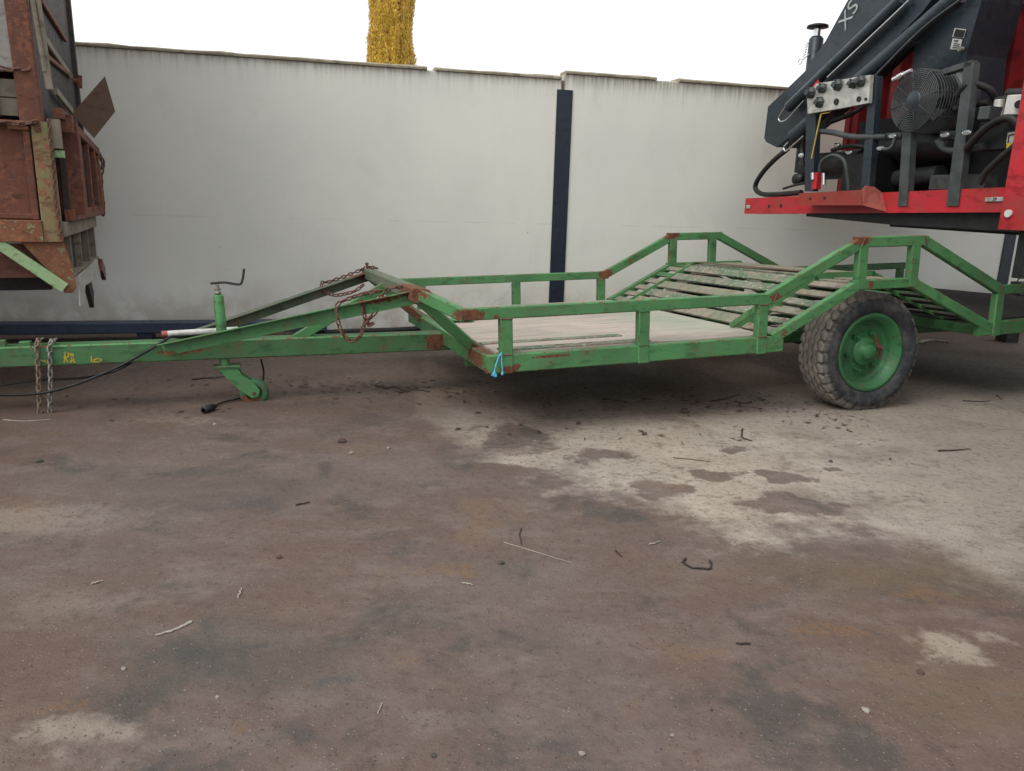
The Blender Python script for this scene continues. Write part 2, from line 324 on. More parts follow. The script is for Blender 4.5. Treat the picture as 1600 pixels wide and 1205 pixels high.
# navy beam lying on the ground along the wall
bm = empty('steel_beam', Matrix(WM) @ Matrix.Translation((-3.5, -.2, 0)), label='long navy steel beam lying on the ground at the foot of the wall', cat='beam')
MBLUE = worn('sky_lit_beam', (.035, .055, .105), (.028, .042, .08), rust=(.05, .05, .055), rust2=(.10, .10, .11), thr=.73, rough=.5, scale=6, dirt=.3, dirtc=(.04, .04, .05))  # navy beam's upper faces coloured bluer for the sky light on them
m = MB(); m.box((-3.5, -.21, .066), (1.62, -.02, .078), .002); m.build('bottom_flange', MNAVY, bm)
for x_ in (-3.2, -1.6, 0.0, 1.4): m = MB(); m.box((x_, -.2, 0), (x_ + .12, -.03, .065), .004); m.build('packing_block', MNAVY, bm)
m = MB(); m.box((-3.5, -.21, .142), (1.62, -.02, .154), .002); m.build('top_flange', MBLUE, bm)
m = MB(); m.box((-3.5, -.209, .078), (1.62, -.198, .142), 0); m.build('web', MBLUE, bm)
MBLACK = plain('black_rubber', (.012, .012, .013), .55, var=.4)
m = MB(); m.tube(smooth_path([(-2.05, -.30, .03), (-1.6, -.22, .03), (-1.2, -.16, .028), (-.98, -.1, .03)]), .026, 10)
o = m.build('drain_pipe', MBLACK, label='black pipe on the ground along the wall beyond the drawbar', cat='pipe'); o.matrix_world = Matrix(WM)
# golden poplar behind the wall
def leaf_mat():
    t = NT('golden_leaves', .6, 0, .2)
    f = t.noise(7, 4, .6); g2 = t.noise(60, 2)
    c = t.mix(t.ramp(f, .35, .65), (.64, .42, .065), (.80, .58, .12)); c = t.mix(t.math('MULTIPLY', t.ramp(g2, .5, .7), .5), c, (.36, .21, .035))
    t.col(c); t.b.inputs['Transmission Weight'].default_value = 0; t.b.inputs['Subsurface Weight'].default_value = 0
    return t.m
TREE = V(-3.87, 24.0, 0)
tree = empty('poplar_tree', Matrix.Translation(TREE), label='narrow golden yellow columnar tree standing behind the wall', cat='tree')
MBARK = plain('bark', (.10, .075, .05), .9)
m = MB(); m.tube([(0, 0, -.1), (.03, 0, 2), (-.02, .03, 5), (.02, 0, 9), (0, 0, 12)], .2, 10, .03); m.build('trunk', MBARK, tree)
m = MB(); random.seed(3)
for i in range(26):
    a = random.uniform(0, 6.28); z = random.uniform(1.5, 9.5)
    p = [V(0, 0, z), V(math.cos(a) * .3, math.sin(a) * .3, z + .5), V(math.cos(a) * .48, math.sin(a) * .48, z + 1.5), V(math.cos(a) * .5, math.sin(a) * .5, z + 2.2)]
    m.tube(p, .03, 5, .006)
m.build('limbs', MBARK, tree)
m = MB(); random.seed(5); vs = []; fs = []
NL = 56000
for i in range(NL):
    z = random.uniform(1.6, 11.8) if i % 5 < 2 else random.uniform(4.4, 7.4)
    a = random.uniform(0, 6.2832)
    rr = (.70 - .028 * (z - 4)) if z > 3 else .62
    if z > 9: rr *= max(.05, (12.2 - z) / 3.2)
    lump = noise.noise((math.cos(a) * 1.7, math.sin(a) * 1.7, z * 1.3)) * .30 + noise.noise((math.cos(a) * 5, math.sin(a) * 5, z * 1.6)) * .16
    r = rr * (1 + lump) * (random.random() ** .22)
    if noise.noise((math.cos(a) * 4.5 + 9, math.sin(a) * 4.5, z * 1.2)) > .46 and random.random() < .8: continue
    p = V(math.cos(a) * r, math.sin(a) * r, z)
    upv = (V(math.cos(a) * .45, math.sin(a) * .45, 1) + V(random.uniform(-.5, .5), random.uniform(-.5, .5), 0)).normalized()
    sd = (V(-math.sin(a), math.cos(a), 0) + V(random.uniform(-.8, .8), random.uniform(-.8, .8), random.uniform(-.4, .4))).normalized()
    L = random.uniform(.05, .10); w = L * .42; b = len(vs)
    vs += [p, p + upv * L * .5 + sd * w * .5, p + upv * L, p + upv * L * .5 - sd * w * .5]; fs.append((b, b + 1, b + 2, b + 3))
m.add(vs, fs); m.build('crown', leaf_mat(), tree)

# ------------------------------------------------------------------ chain tool: every link is its own part
def link_mesh(L, w, r, name):
    m = MB(); pts = []
    hw = w / 2 - r; hl = L / 2 - w / 2; k = 5
    for i in range(k + 1): a = math.pi * i / k; pts.append(V(hl + math.sin(a) * hw, math.cos(a) * hw, 0))
    for i in range(k + 1): a = math.pi * i / k; pts.append(V(-hl - math.sin(a) * hw, -math.cos(a) * hw, 0))
    nn = len(pts); seg = 6; vs = []
    for i, p in enumerate(pts):
        d = (pts[(i + 1) % nn] - pts[i - 1]).normalized(); s = d.cross(V(0, 0, 1))
        vs += [p + (s * math.cos(t) + V(0, 0, 1) * math.sin(t)) * r for t in [2 * math.pi * j / seg for j in range(seg)]]
    m.add(vs, [(i * seg + j, ((i + 1) % nn) * seg + j, ((i + 1) % nn) * seg + (j + 1) % seg, i * seg + (j + 1) % seg) for i in range(nn) for j in range(seg)], True)
    me = bpy.data.meshes.new(name); me.from_pydata(m.v, [], m.f); me.polygons.foreach_set('use_smooth', m.sm); return me
def chain(M, path, mat, label, L=.046, w=.030, r=.0055, wob=.25, seed=1, group=None):
    random.seed(seed); me = link_mesh(L, w, r, 'chain_link'); me.materials.append(mat)
    root = empty('chain', M, label=label, cat='chain', group=group)
    pts = smooth_path(path, 14); pitch = L - 2.15 * r; acc = 0; nxt = 0; k = 0
    for i in range(len(pts) - 1):
        seg = (pts[i + 1] - pts[i]).length
        while nxt <= acc + seg and seg > 0:
            p = pts[i].lerp(pts[i + 1], (nxt - acc) / seg); d = (pts[i + 1] - pts[i]).normalized()
            q = d.to_track_quat('X', 'Z').to_matrix().to_4x4() @ Matrix.Rotation((math.pi / 2) * (k % 2) + random.uniform(-wob, wob) + .6, 4, 'X')
            o = bpy.data.objects.new('chain_link', me); COL.objects.link(o); o.parent = root
            o.matrix_local = Matrix.Translation(p) @ q; nxt += pitch; k += 1
        acc += seg
    return root

# ------------------------------------------------------------------ green low-loader trailer
TM = Matrix(((0.94900, -0.31233, -0.04295, 0.00609), (0.31350, 0.94929, 0.02393, 4.02122), (0.03329, -0.03617, 0.99879, 0.37278), (0.00000, 0.00000, 0.00000, 1.00000)))
W = 2.323
GR1, GR2 = (.070, .225, .082), (.050, .165, .062)
SPOTS = [((2.25, .02, .665), (.085, .09, .04)), ((2.25, W, .665), (.10, .09, .045)), ((1.62, W, .335), (.075, .09, .05)), ((1.66, .03, .335), (.05, .05, .035)),
         ((-.245, .0, .325), (.10, .08, .034)), ((-.02, 0, .02), (.06, .05, .022)), ((.02, 0, .03), (.022, .05, .02)), ((.22, 0, .075), (.13, .03, .008)),
         ((-.11, .25, .06), (.06, .25, .09)), ((-.09, 0, .30), (.02, .03, .02)), ((-.2, 1.1, .02), (.07, .1, .08)), ((1.74, .03, .11), (.03, .04, .05)),
         ((2.36, 0, .38), (.02, .06, .05)), ((-.45, .35, .45), (.12, .22, .07)), ((-.75, .42, .40), (.22, .14, .035)), ((-.62, 2.0, .44), (.25, .12, .05)),
         ((-.2, 1.9, .15), (.10, .25, .10)), ((-2.17, 1.09, .14), (.04, .03, .02)), ((-1.75, 1.05, .06), (.18, .06, .02)), ((-.15, .05, .0), (.05, .05, .03))]
MG = worn('green_paint', GR1, GR2, spots=SPOTS, thr=.605, rough=.5, scale=7.5, dirt=.5, dirtc=(.10, .10, .062), chipc=None)
MGD = worn('green_paint_drawbar', (.050, .150, .058), (.040, .112, .046), spots=SPOTS, thr=.60, rough=.5, scale=8, dirt=.55, dirtc=(.085, .085, .05))
EDGE['green_paint'] = worn('green_paint_edge', GR1, GR2, spots=SPOTS[:6], thr=.525, rough=.55, scale=9, dirt=.5, dirtc=(.12, .11, .075)); EDGE['green_paint_drawbar'] = EDGE['green_paint']
MGW = worn('green_paint_trodden', (.075, .125, .072), (.165, .155, .118), rust=(.13, .05, .032), rust2=(.20, .09, .055), thr=.570, rough=.65, scale=11, dirt=.5, dirtc=(.30, .29, .25), chipc=(.34, .325, .285))
MSLAT = worn('bare_slat_steel', (.24, .20, .165), (.15, .17, .12), rust=(.12, .055, .035), rust2=(.22, .14, .09), thr=.56, rough=.7, scale=12, dirt=.5, dirtc=(.10, .17, .09))
MRUST = worn('rusty_iron', (.13, .062, .045), (.085, .045, .036), thr=.56, rough=.8, scale=20, dirt=.4, dirtc=(.2, .15, .12))
MSTEEL = worn('grey_chain_steel', (.26, .245, .23), (.17, .155, .145), thr=.60, rough=.5, scale=30, dirt=.4, metal=.4)
MDARK = worn('dark_steel_and_shade', (.035, .032, .03), (.022, .02, .02), thr=.62, rough=.65, scale=10)
def deck_mat():
    t = NT('weathered_plywood', .85, 0, .25)
    gr = t.noise(5, 7, .7, stretch=(.5, 6, 1)); big = t.noise(1.6, 5, .6); f = t.noise(30, 5, .7)
    c = t.mix(t.ramp(big, .35, .65), (.44, .37, .335), (.34, .31, .275))
    c = t.mix(t.math('MULTIPLY', t.ramp(gr, .42, .68), .75), c, (.21, .185, .16))
    c = t.mix(t.math('MULTIPLY', t.ramp(gr, .38, .22), .4), c, (.50, .46, .43))
    c = t.mix(t.math('MULTIPLY', t.ramp(f, .6, .72), .6), c, (.13, .10, .085))
    c = t.mix(t.near((1.45, .9, .11), (.45, .9, 2), big, .8, .7), c, t.mix(.5, c, (.25, .32, .25)))
    t.col(c); t.bump(t.math('ADD', gr, t.math('MULTIPLY', f, .4)), .35, .006); return t.m
MDECK = deck_mat()
tr = empty('low_loader_trailer', TM, label='green flatbed farm trailer with railed sides and slatted hump over its axle', cat='trailer')
def part(name, mat, *bars, parent=None, **k):
    m = MB()
    for b in bars: m.bar(*b)
    return m.build(name, mat, parent or tr, **k)
# drawbar and A-frame
part('drawbar', MGD, ((-2.95, 1.16, .0935), (-.06, 1.16, .0185), .14, .12, (0, 0, 1), .008))
part('hitch_plate', MGD, ((-3.12, 1.16, .09), (-2.95, 1.16, .09), .10, .04))
m = MB()
for i in range(25): pass
ring = [V(-3.2 + .075 * math.cos(a), 1.16 + .075 * math.sin(a), .085) for a in [2 * math.pi * i / 20 for i in range(21)]]
m.tube(ring, .022, 8); m.build('towing_eye', MRUST, tr)
part('bracket', MGD, ((-2.74, 1.13, .16), (-2.69, 1.13, .16), .04, .05)); part('bracket', MGD, ((-2.62, 1.13, .155), (-2.565, 1.13, .155), .05, .03))
MGBX = worn('weathered_beam', (.105, .135, .092), (.085, .12, .08), spots=[((-.45, .3, .45), (.14, .28, .09))], thr=.60, rough=.65, scale=8, dirt=.7, dirtc=(.17, .15, .115))
part('cross_beam', MGBX, ((-.455, .19, .418), (-.487, 2.14, .425), .10, .075, (0.15, 0, 1), .008))
MGB = worn('weathered_green_grey', (.10, .125, .085), (.07, .10, .065), spots=SPOTS, thr=.59, rough=.65, scale=8, dirt=.75, dirtc=(.17, .145, .11))
def strut(a, b, inner):
    m = MB(); a, b = V(a), V(b); m.bar(a, b, .008, .075, c=.002)
    s = V(0, 0, 1).cross(b - a).normalized() * (.028 * inner); m.bar(a + s + V(0, 0, .036), b + s + V(0, 0, .036), .062, .008, c=.002)
    st_ = m.build('a_frame_strut', MGB if a.y > 1 else MG, tr)
strut((-.46, .30, .405), (-1.86, 1.055, .082), 1); strut((-.49, 2.04, .415), (-1.86, 1.27, .082), 1)
part('brace', MG, ((-1.09, 1.16, .09), (-.50, 1.16, .40), .05, .06))
part('front_leg', MG, ((-.455, .27, .40), (-.075, .40, .045), .06, .085, (0, 1, .2), .006)); part('front_leg', MG, ((-.48, 2.0, .40), (-.09, 1.9, .045), .06, .085, (0, 1, .2), .006))
# side frames: near (outer face v=0) and far (outer face v=W)
for v0, far in ((.025, 0), (W + .025, 1)):
    c = .006
    xb = -.455 if not far else -.487; yb = .21 if not far else 2.13
    part('headboard_rail', MG, ((xb, yb, .425), (-.255, v0, .318), .05, .066, (0, 0, 1), c))
    part('top_rail', MG, ((-.27, v0, .3275), (1.645, v0, .3275), .05, .066, (0, 0, 1), c))
    part('top_rail', MG, ((1.61, v0, .325), (2.265, v0, .640), .049, .068, (0, 0, 1), c))
    part('top_rail', MG, ((2.235, v0, .6475), (2.785, v0, .6475), .0505, .066, (0, 0, 1), c))
    part('top_rail', MG, ((2.765, v0, .645), (3.46, v0, .305), .049, .068, (0, 0, 1), c))
    part('top_rail', MG, ((3.43, v0, .3055), (4.98, v0, .3055), .0505, .062, (0, 0, 1), c))
    part('side_sill', MG, ((-.146, v0 + .003, .05), (1.735, v0 + .003, .05), .05, .10, (0, 0, 1), c))
    part('arch_rail', MG, ((1.66, v0, .082), (2.265, v0, .378), .05, .066, (0, 0, 1), c))
    part('arch_rail', MG, ((2.235, v0, .3835), (2.735, v0, .3835), .0485, .062, (0, 0, 1), c))
    part('arch_rail', MG, ((2.70, v0, .383), (3.40, v0, .052), .05, .066, (0, 0, 1), c))
    part('side_sill', MG, ((3.30, v0 + .003, .048), (4.98, v0 + .003, .048), .05, .096, (0, 0, 1), c))
    for u, z0, z1 in ((-.035, -.001, .302), (.787, -.001, .302), (1.58, -.001, .302), (2.286, .362, .62), (2.695, .362, .62), (3.448, -.001, .28), (4.1, -.001, .28), (4.9, -.001, .28)):
        part('post', MG, ((u, v0 - .002, z0), (u, v0 - .002, z1), .052, .07, (1, 0, 0), c))
random.seed(41)
for u in (-.035, .787, 1.58):
    for z, w_ in ((.2945, .066), (.1, .066)):
        m = MB(); m.tube([(u - w_ / 2 + w_ * i / 9, -.0035 + random.uniform(-.001, .001), z + random.uniform(-.002, .002)) for i in range(10)], .0042, 6); m.build('weld_bead', MRUST if random.random() < .4 else MGD, tr)
for u, z, du, dz in ((1.645, .30, .02, .058), (2.262, .62, .02, .058), (2.77, .617, -.02, .06), (3.45, .28, .0, .06)):
    m = MB(); m.tube([(u + du * i / 8, -.0035 + random.uniform(-.001, .001), z + dz * i / 8 + random.uniform(-.002, .002)) for i in range(9)], .0045, 6); m.build('weld_bead', MRUST if random.random() < .5 else MGD, tr)
# floor frame
part('floor_bearer', MG, ((-.113, .053, .049), (-.113, W - .001, .049), .066, .096, (0, 0, 1), .005))
for u in (.35, .8, 1.25, 1.68, 3.35, 4.2, 4.95): part('floor_bearer', MGD, ((u, .054, .035), (u, W - .002, .035), .05, .07))
for v in (.75, 1.58): part('chassis_rail', MGD, ((-.08, v, -.045), (4.98, v, -.045), .07, .085))
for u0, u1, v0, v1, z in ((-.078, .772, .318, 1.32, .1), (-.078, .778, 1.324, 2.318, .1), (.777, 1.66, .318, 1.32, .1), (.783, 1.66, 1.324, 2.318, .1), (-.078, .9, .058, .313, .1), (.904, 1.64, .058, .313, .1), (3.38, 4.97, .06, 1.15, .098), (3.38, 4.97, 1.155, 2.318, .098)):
    m = MB(); m.box((u0, v0, z - .012), (u1, v1, z + .006 + random.uniform(0, .003)), .002); m.build('deck_board', MDECK if u0 < 3 else MDARK, tr)  # rear boards coloured dark for the shade under the truck
part('deck_strip', MGW, ((-.08, .365, .111), (.80, .345, .111), .07, .008)); part('deck_strip', MGW, ((-.05, .105, .112), (.86, .10, .112), .085, .010)); part('deck_strip', MG, ((-.02, 1.42, .125), (.14, 1.36, .12), .10, .012))
# slatted hump over the axle
HP = [(1.665, .108), (2.27, .412), (2.735, .412), (3.385, .108)]
for v in (.395, 1.96):
    for a, b in zip(HP[:-1], HP[1:]): part('stringer', MG, ((a[0] - .015, v, a[1] - .012), (b[0] + .012, v, b[1] - .012), .012, .075, (0, 0, 1), .002))
random.seed(11)
def boards(name, v0, v1, n, seg, wd, mats, dz=0.0, jit=.004):
    a, b = V(HP[seg][0], 0, HP[seg][1]), V(HP[seg + 1][0], 0, HP[seg + 1][1]); d = (b - a); L = d.length; d.normalize(); nrm = V(-d.z, 0, d.x)
    for i in range(n):
        p = a + d * (L * (i + .5) / n) + nrm * (dz + random.uniform(-jit, jit))
        m = MB(); e = random.uniform(-.006, .006)
        m.bar(p + V(0, v0, 0) + d * e, p + V(0, v1, 0) - d * e, wd * random.uniform(.92, 1.06), .014, nrm, .002); m.build(name, random.choice(mats), tr)
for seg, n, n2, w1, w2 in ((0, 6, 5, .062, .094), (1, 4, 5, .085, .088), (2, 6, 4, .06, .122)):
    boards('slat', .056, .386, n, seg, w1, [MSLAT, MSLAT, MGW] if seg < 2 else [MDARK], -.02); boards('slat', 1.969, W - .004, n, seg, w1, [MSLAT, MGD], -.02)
    boards('tread_plank', .404, 1.951, n2, seg, w2, [MGW, MGW, MSLAT] if seg < 2 else [MDARK, MGD], .004)  # rear slats and planks darkened too, as if shaded by the truck
part('edge_strip', MRUST, ((2.30, 1.95, .437), (2.36, .5, .430), .05, .006)); 
m = MB(); m.prism([(1.69, .404, .1), (1.92, .404, .22), (1.69, .404, .22)], (0, .008, 0)); 
part('knee_brace', MG, ((1.62, .40, .115), (1.60, .06, .285), .006, .04))
# axle and wheels
ZC = -.0705
part('axle', MDARK, ((2.486, .2, ZC), (2.486, W - .16, ZC), .08, .08)); 
for v in (.75, 1.58): part('axle_hanger', MDARK, ((2.486, v, ZC + .02), (2.486, v, -.0), .06, .12, (1, 0, 0)))
for v in (.75, 1.58): part('hump_post', MGD, ((2.486, v, -.01), (2.486, v, .395), .06, .06, (1, 0, 0)))
def tyre_mesh():
    RR, WD, N = .395, .285, 264
    prof = []  # (v, r, tread weight)
    side = [(.062, .246), (.045, .252), (.022, .268), (.006, .292), (.0, .318), (.004, .343), (.014, .362), (.022, .372)]
    K = 66; tread = []
    for i in range(K + 1):
        v = .022 + (WD - .044) * i / K; x = abs(i / K * 2 - 1); tread.append((v, RR - .004 * x ** 2 - .013 * max(0, (x - .8) / .2) ** 2))
    prof = side + tread + [(WD - v, r) for v, r in reversed(side)]
    vs = []; NL_ = 33
    gro = [.078, .121, .164, .207]
    for v, r in prof:
        for j in range(N):
            th = 2 * math.pi * j / N; ph = (th * NL_ / (2 * math.pi)) % 1.0; tri = abs(ph * 2 - 1) * 2 - 1
            rr = r; vv = v
            if r > .366 and .021 < v < WD - .021:
                for gi, gv in enumerate(gro):
                    dz = abs(v - (gv + .0095 * tri * (1 if gi % 2 else -1)))
                    if dz < .0085: rr -= .016 * min(1, (.0085 - dz) / .002)
                e = min(v, WD - v)
                if e < .062:  # scalloped shoulder lugs
                    f = (ph + (.5 if v > WD / 2 else 0)) % 1.0
                    w_ = .24 + (.10 if e < .045 else 0)
                    if f < w_: rr -= .019 * math.sin(math.pi * f / w_) ** .5
            elif r > .355:
                f = (ph + (.5 if v > WD / 2 else 0)) % 1.0
                if f < .34: rr -= .014 * math.sin(math.pi * f / .34) ** .5
            vs.append((math.cos(th) * rr, vv, math.sin(th) * rr))
    k = len(prof); fs = [(i * N + j, (i + 1) * N + j, (i + 1) * N + (j + 1) % N, i * N + (j + 1) % N) for i in range(k - 1) for j in range(N)]
    m = MB(); m.add(vs, fs, True); return m
def tyre_mat():
    t = NT('dusty_tyre_rubber', .85, 0, .2)
    sx = t.n('ShaderNodeSeparateXYZ'); t.set(sx.inputs[0], t.co)
    rad = t.math('SQRT', t.math('ADD', t.math('POWER', sx.outputs[0], 2.0), t.math('POWER', sx.outputs[2], 2.0)))
    mid = t.noise(9, 7, .7); f = t.noise(45, 5, .7)
    tread = t.math('MAXIMUM', t.ramp(rad, .377, .388), t.math('MULTIPLY', t.ramp(rad, .350, .366), t.ramp(mid, .40, .62, .15, .75)))
    dust = t.mix(t.ramp(mid, .35, .65), (.26, .235, .205), (.17, .155, .138))
    side = t.mix(t.ramp(mid, .4, .68), (.026, .029, .034), (.08, .079, .077))
    c = t.mix(t.math('MULTIPLY', tread, t.ramp(f, .2, .55, .75, 1)), side, dust)
    c = t.mix(t.math('MULTIPLY', t.ramp(f, .58, .72), .4), c, (.03, .03, .03))
    t.col(c); t.bump(f, .3, .003); return t.m
MT = tyre_mat(); TY = tyre_mesh()
MRIM = worn('green_rim_paint', (.032, .150, .055), (.024, .11, .044), rust=(.10, .05, .03), rust2=(.17, .09, .05), thr=.60, spots=[((.115, .10, .02), (.03, .2, .09))], rough=.45, scale=9, dirt=.35, dirtc=(.07, .075, .05))
wheel_parts = None
for k, (M_, ) in enumerate(((Matrix.Translation((2.486, .0575, ZC)),), (Matrix.Translation((2.486, W - .0575 + .05, ZC)) @ Matrix.Rotation(math.pi, 4, 'Z'),))):
    wh = empty('wheel', Matrix.Identity(4)); wh.parent = tr; wh.matrix_local = M_
    if wheel_parts is None:
        ps = [TY.build('tyre', MT, wh)]
        m = MB(); ax = (0, 1, 0)
        m.lathe([(.062, .246), (.034, .262), (.024, .258), (.022, .246), (.026, .234), (.045, .226), (.05, .214), (.10, .206), (.118, .19), (.120, .175), (.105, .12), (.098, .10), (.096, .0)], (0, 0, 0), ax, 88)
        m.lathe([(.062, .244), (.28, .244)], (0, 0, 0), ax, 40)
        for a in range(6):
            t_ = a * math.pi / 3 + .3; c_ = V(math.cos(t_) * .165, .137, math.sin(t_) * .165)
        ps.append(m.build('rim', MRIM, wh))
        m = MB(); m.lathe([(.100, .098), (.080, .095), (.072, .085), (.068, .056), (.040, .052), (.030, .044), (.027, 0)], (0, 0, 0), ax, 28); ps.append(m.build('hub', MRIM, wh))
        for a in range(6):
            t_ = a * math.pi / 3 + .15; c_ = V(math.cos(t_) * .128, 0, math.sin(t_) * .128)
            m = MB(); m.cyl(c_ + V(0, .115, 0), c_ + V(0, .078, 0), .017, n=6, smooth=False); m.cyl(c_ + V(0, .09, 0), c_ + V(0, .060, 0), .009, n=8)
            ps.append(m.build('wheel_nut', MRIM, wh))
        m = MB(); m.box((.150, .108, -.05), (.170, .118, .055), .003); ps.append(m.build('rusty_slot', MRUST, wh)); ps[-1].rotation_euler = (0, R(8), 0)
        wheel_parts = ps
    else:
        for p in wheel_parts: link_copy(p, wh, p.location, p.rotation_euler)
# jack and jockey wheel
m = MB(); m.lathe([(-.24, .031), (.243, .031), (.25, .028), (.25, .012)], (-1.53, 1.135, .14), (0, 0, 1), 24); jk = m.build('jack_tube', MG, tr)
m = MB(); m.cyl((-1.53, 1.135, .38), (-1.53, 1.135, .452), .011, n=12); m.cyl((-1.55, 1.135, .425), (-1.51, 1.135, .425), .006); m.lathe([(0, .011), (.002, .019), (.018, .019), (.02, .011)], (-1.53, 1.135, .392), (0, 0, 1), 14); m.build('jack_screw', MSTEEL, jk)
m = MB(); m.tube(smooth_path([(-1.567, 1.135, 0.461), (-1.493, 1.135, 0.464), (-1.446, 1.135, 0.456), (-1.413, 1.135, 0.449), (-1.392, 1.135, 0.454), (-1.380, 1.135, 0.481), (-1.366, 1.135, 0.543)], 5), .0075, 10); m.build('crank_handle', MDARK, jk)
ca = part('swivel_plate', MGD, ((-1.60, 1.135, -.055), (-1.44, 1.135, -.058), .11, .02))
for s in (-1, 1):
    v = 1.135 + s * .042
    m = MB(); m.prism([(-1.565, v, -.06), (-1.455, v, -.064), (-1.43, v, -.115), (-1.375, v, -.155), (-1.335, v, -.215), (-1.35, v, -.255), (-1.385, v, -.262), (-1.46, v, -.2), (-1.53, v, -.115)], (0, s * .007, 0)); m.build('caster_fork', MG, tr)
jw = empty('jockey_wheel', Matrix.Identity(4)); jw.parent = tr; jw.matrix_local = Matrix.Translation((-1.372, 1.135, -.234))
MJW = worn('jockey_wheel_paint', (.04, .15, .07), (.035, .11, .055), spots=[((-.04, -.03, -.06), (.08, .08, .06))], thr=.58, rough=.5, scale=14)
m = MB(); m.lathe([(-.034, .05), (-.036, .072), (-.03, .084), (-.015, .089), (.015, .089), (.03, .084), (.036, .072), (.034, .05)], (0, 0, 0), (0, 1, 0), 36); m.build('tread', MJW, jw)
m = MB(); m.lathe([(-.034, .051), (-.012, .044), (-.012, .022), (-.04, .020), (-.04, 0)], (0, 0, 0), (0, 1, 0), 24); m.lathe([(.034, .051), (.012, .044), (.012, 0)], (0, 0, 0), (0, 1, 0), 24); m.build('wheel_disc', MJW, jw)
m = MB(); m.cyl((0, -.056, 0), (0, .056, 0), .012, n=10); m.build('axle_pin', MRUST, jw)
# painted yellow figures on the drawbar
MYEL = worn('yellow_marker_paint', (.42, .33, .03), (.30, .23, .03), rust=(.05, .12, .05), rust2=(.05, .14, .06), thr=.56, rough=.7, scale=60)
def ribbon(pts, w, mat, name, parent, n=(0, -1, 0)):
    m = MB()
    for a, b in zip(pts[:-1], pts[1:]): m.bar(a, b, w, .0015, n, 0)
    return m.build(name, mat, parent)
DV = 1.0885
ribbon([(-2.399, 1.089, 0.036), (-2.391, 1.089, 0.096), (-2.372, 1.089, 0.095), (-2.375, 1.089, 0.069), (-2.392, 1.088, 0.066), (-2.379, 1.089, 0.035)], .009, MYEL, 'painted_letter', tr)
ribbon([(-2.362, 1.089, 0.090), (-2.353, 1.089, 0.056), (-2.346, 1.089, 0.032)], .010, MYEL, 'painted_letter', tr); ribbon([(-2.349, 1.089, 0.086), (-2.366, 1.089, 0.034)], .011, MYEL, 'painted_letter', tr)
ribbon([(-2.255, 1.089, 0.068), (-2.259, 1.089, 0.034), (-2.229, 1.089, 0.028), (-2.201, 1.089, 0.037), (-2.223, 1.089, 0.050), (-2.248, 1.089, 0.041)], .008, MYEL, 'painted_letter', tr)
ribbon([(-2.530, 1.089, 0.064), (-2.499, 1.089, 0.051), (-2.467, 1.089, 0.041)], .008, MYEL, 'painted_dash', tr)
# chains, rope, hoses, pipe lying on the trailer
m = MB()
chain(TM, [(-2.45, 1.16, .162), (-2.455, 1.10, .163), (-2.462, 1.078, .12), (-2.478, 1.072, -.05), (-2.50, 1.07, -.20), (-2.515, 1.068, -.335)], MSTEEL, 'galvanised grey chain hanging over the drawbar, the right hand of two', L=.05, w=.034, r=.006, seed=2)
chain(TM, [(-2.52, 1.16, .172), (-2.525, 1.10, .165), (-2.527, 1.078, .12), (-2.535, 1.072, -.02), (-2.55, 1.07, -.16), (-2.565, 1.068, -.30)], worn('rusty_chain', (.19, .14, .105), (.12, .08, .06), thr=.58, rough=.7, scale=30), 'brown rusted chain hanging over the drawbar, the left hand of two', L=.05, w=.034, r=.006, seed=4)
chain(TM, [(-.66, .36, .44), (-.72, .38, .43), (-.80, .42, .405), (-.875, .43, .37), (-.885, .425, .31), (-.865, .42, .22), (-.82, .42, .165), (-.765, .42, .19), (-.735, .42, .26), (-.69, .42, .30), (-.655, .42, .34), (-.64, .40, .40), (-.60, .36, .45), (-.53, .33, .463)], MRUST, 'rusty chain looped over the near strut below the cross beam', seed=5)
chain(TM, [(-.74, .43, .37), (-.735, .42, .30), (-.71, .42, .25), (-.675, .42, .27)], MRUST, 'short rusty chain end dangling inside the larger loop on the strut', seed=6)
chain(TM, [(-.45, 1.96, .475), (-.50, 2.03, .478), (-.58, 2.03, .45), (-.70, 1.96, .415), (-.80, 1.90, .39), (-.86, 1.84, .385), (-.85, 1.80, .33), (-.78, 1.78, .30), (-.70, 1.76, .31), (-.63, 1.75, .33), (-.56, 1.75, .38)], MRUST, 'dark rusty chain wound round the far strut at the cross beam end', seed=7)
m = MB(); m.tube([(-.50, 2.06, .44), (-.502, 2.06, .50)], .008, 8); m.lathe([(0, .009), (.002, .014), (.014, .014), (.018, .006)], (-.502, 2.06, .495), (0, 0, 1), 10); m.build('pin', MRUST, tr)
MROPE = plain('blue_twine', (.10, .42, .62), .7, var=.35, scale=60)
m = MB(); m.tube(smooth_path([(-.068, -.008, .115), (-.085, -.012, .095), (-.10, -.014, .06), (-.112, -.014, .02), (-.128, -.016, -.005)], 6), .0045, 7); m.tube(smooth_path([(-.068, -.008, .115), (-.07, -.012, .07), (-.066, -.012, .03), (-.068, -.012, .0)], 6), .0042, 7)
m.tube(smooth_path([(-.112, -.016, .02), (-.118, -.022, -.002), (-.105, -.022, -.008), (-.11, -.014, .012)], 5), .006, 7); m.lathe([(-.008, .001), (-.006, .007), (.006, .007), (.008, .001)], (-.068, -.012, 0), (0, 0, 1), 8)
o = m.build('twine', MROPE, label='short bright blue twine knotted round the front corner post', cat='twine'); o.matrix_world = TM
m = MB(); m.tube(smooth_path([(0.737, 2.300, 0.300), (0.672, 2.280, 0.201), (0.563, 2.200, 0.160), (0.494, 2.100, 0.141)], 6), .003, 6)
o = m.build('wire', plain('pale_wire', (.35, .38, .42), .5), label='thin pale wire drooping from the far rail post to the deck', cat='wire'); o.matrix_world = TM
MWHITE = worn('white_plastic', (.62, .61, .59), (.55, .54, .53), rust=(.3, .27, .24), rust2=(.4, .36, .32), thr=.66, rough=.5, scale=10)
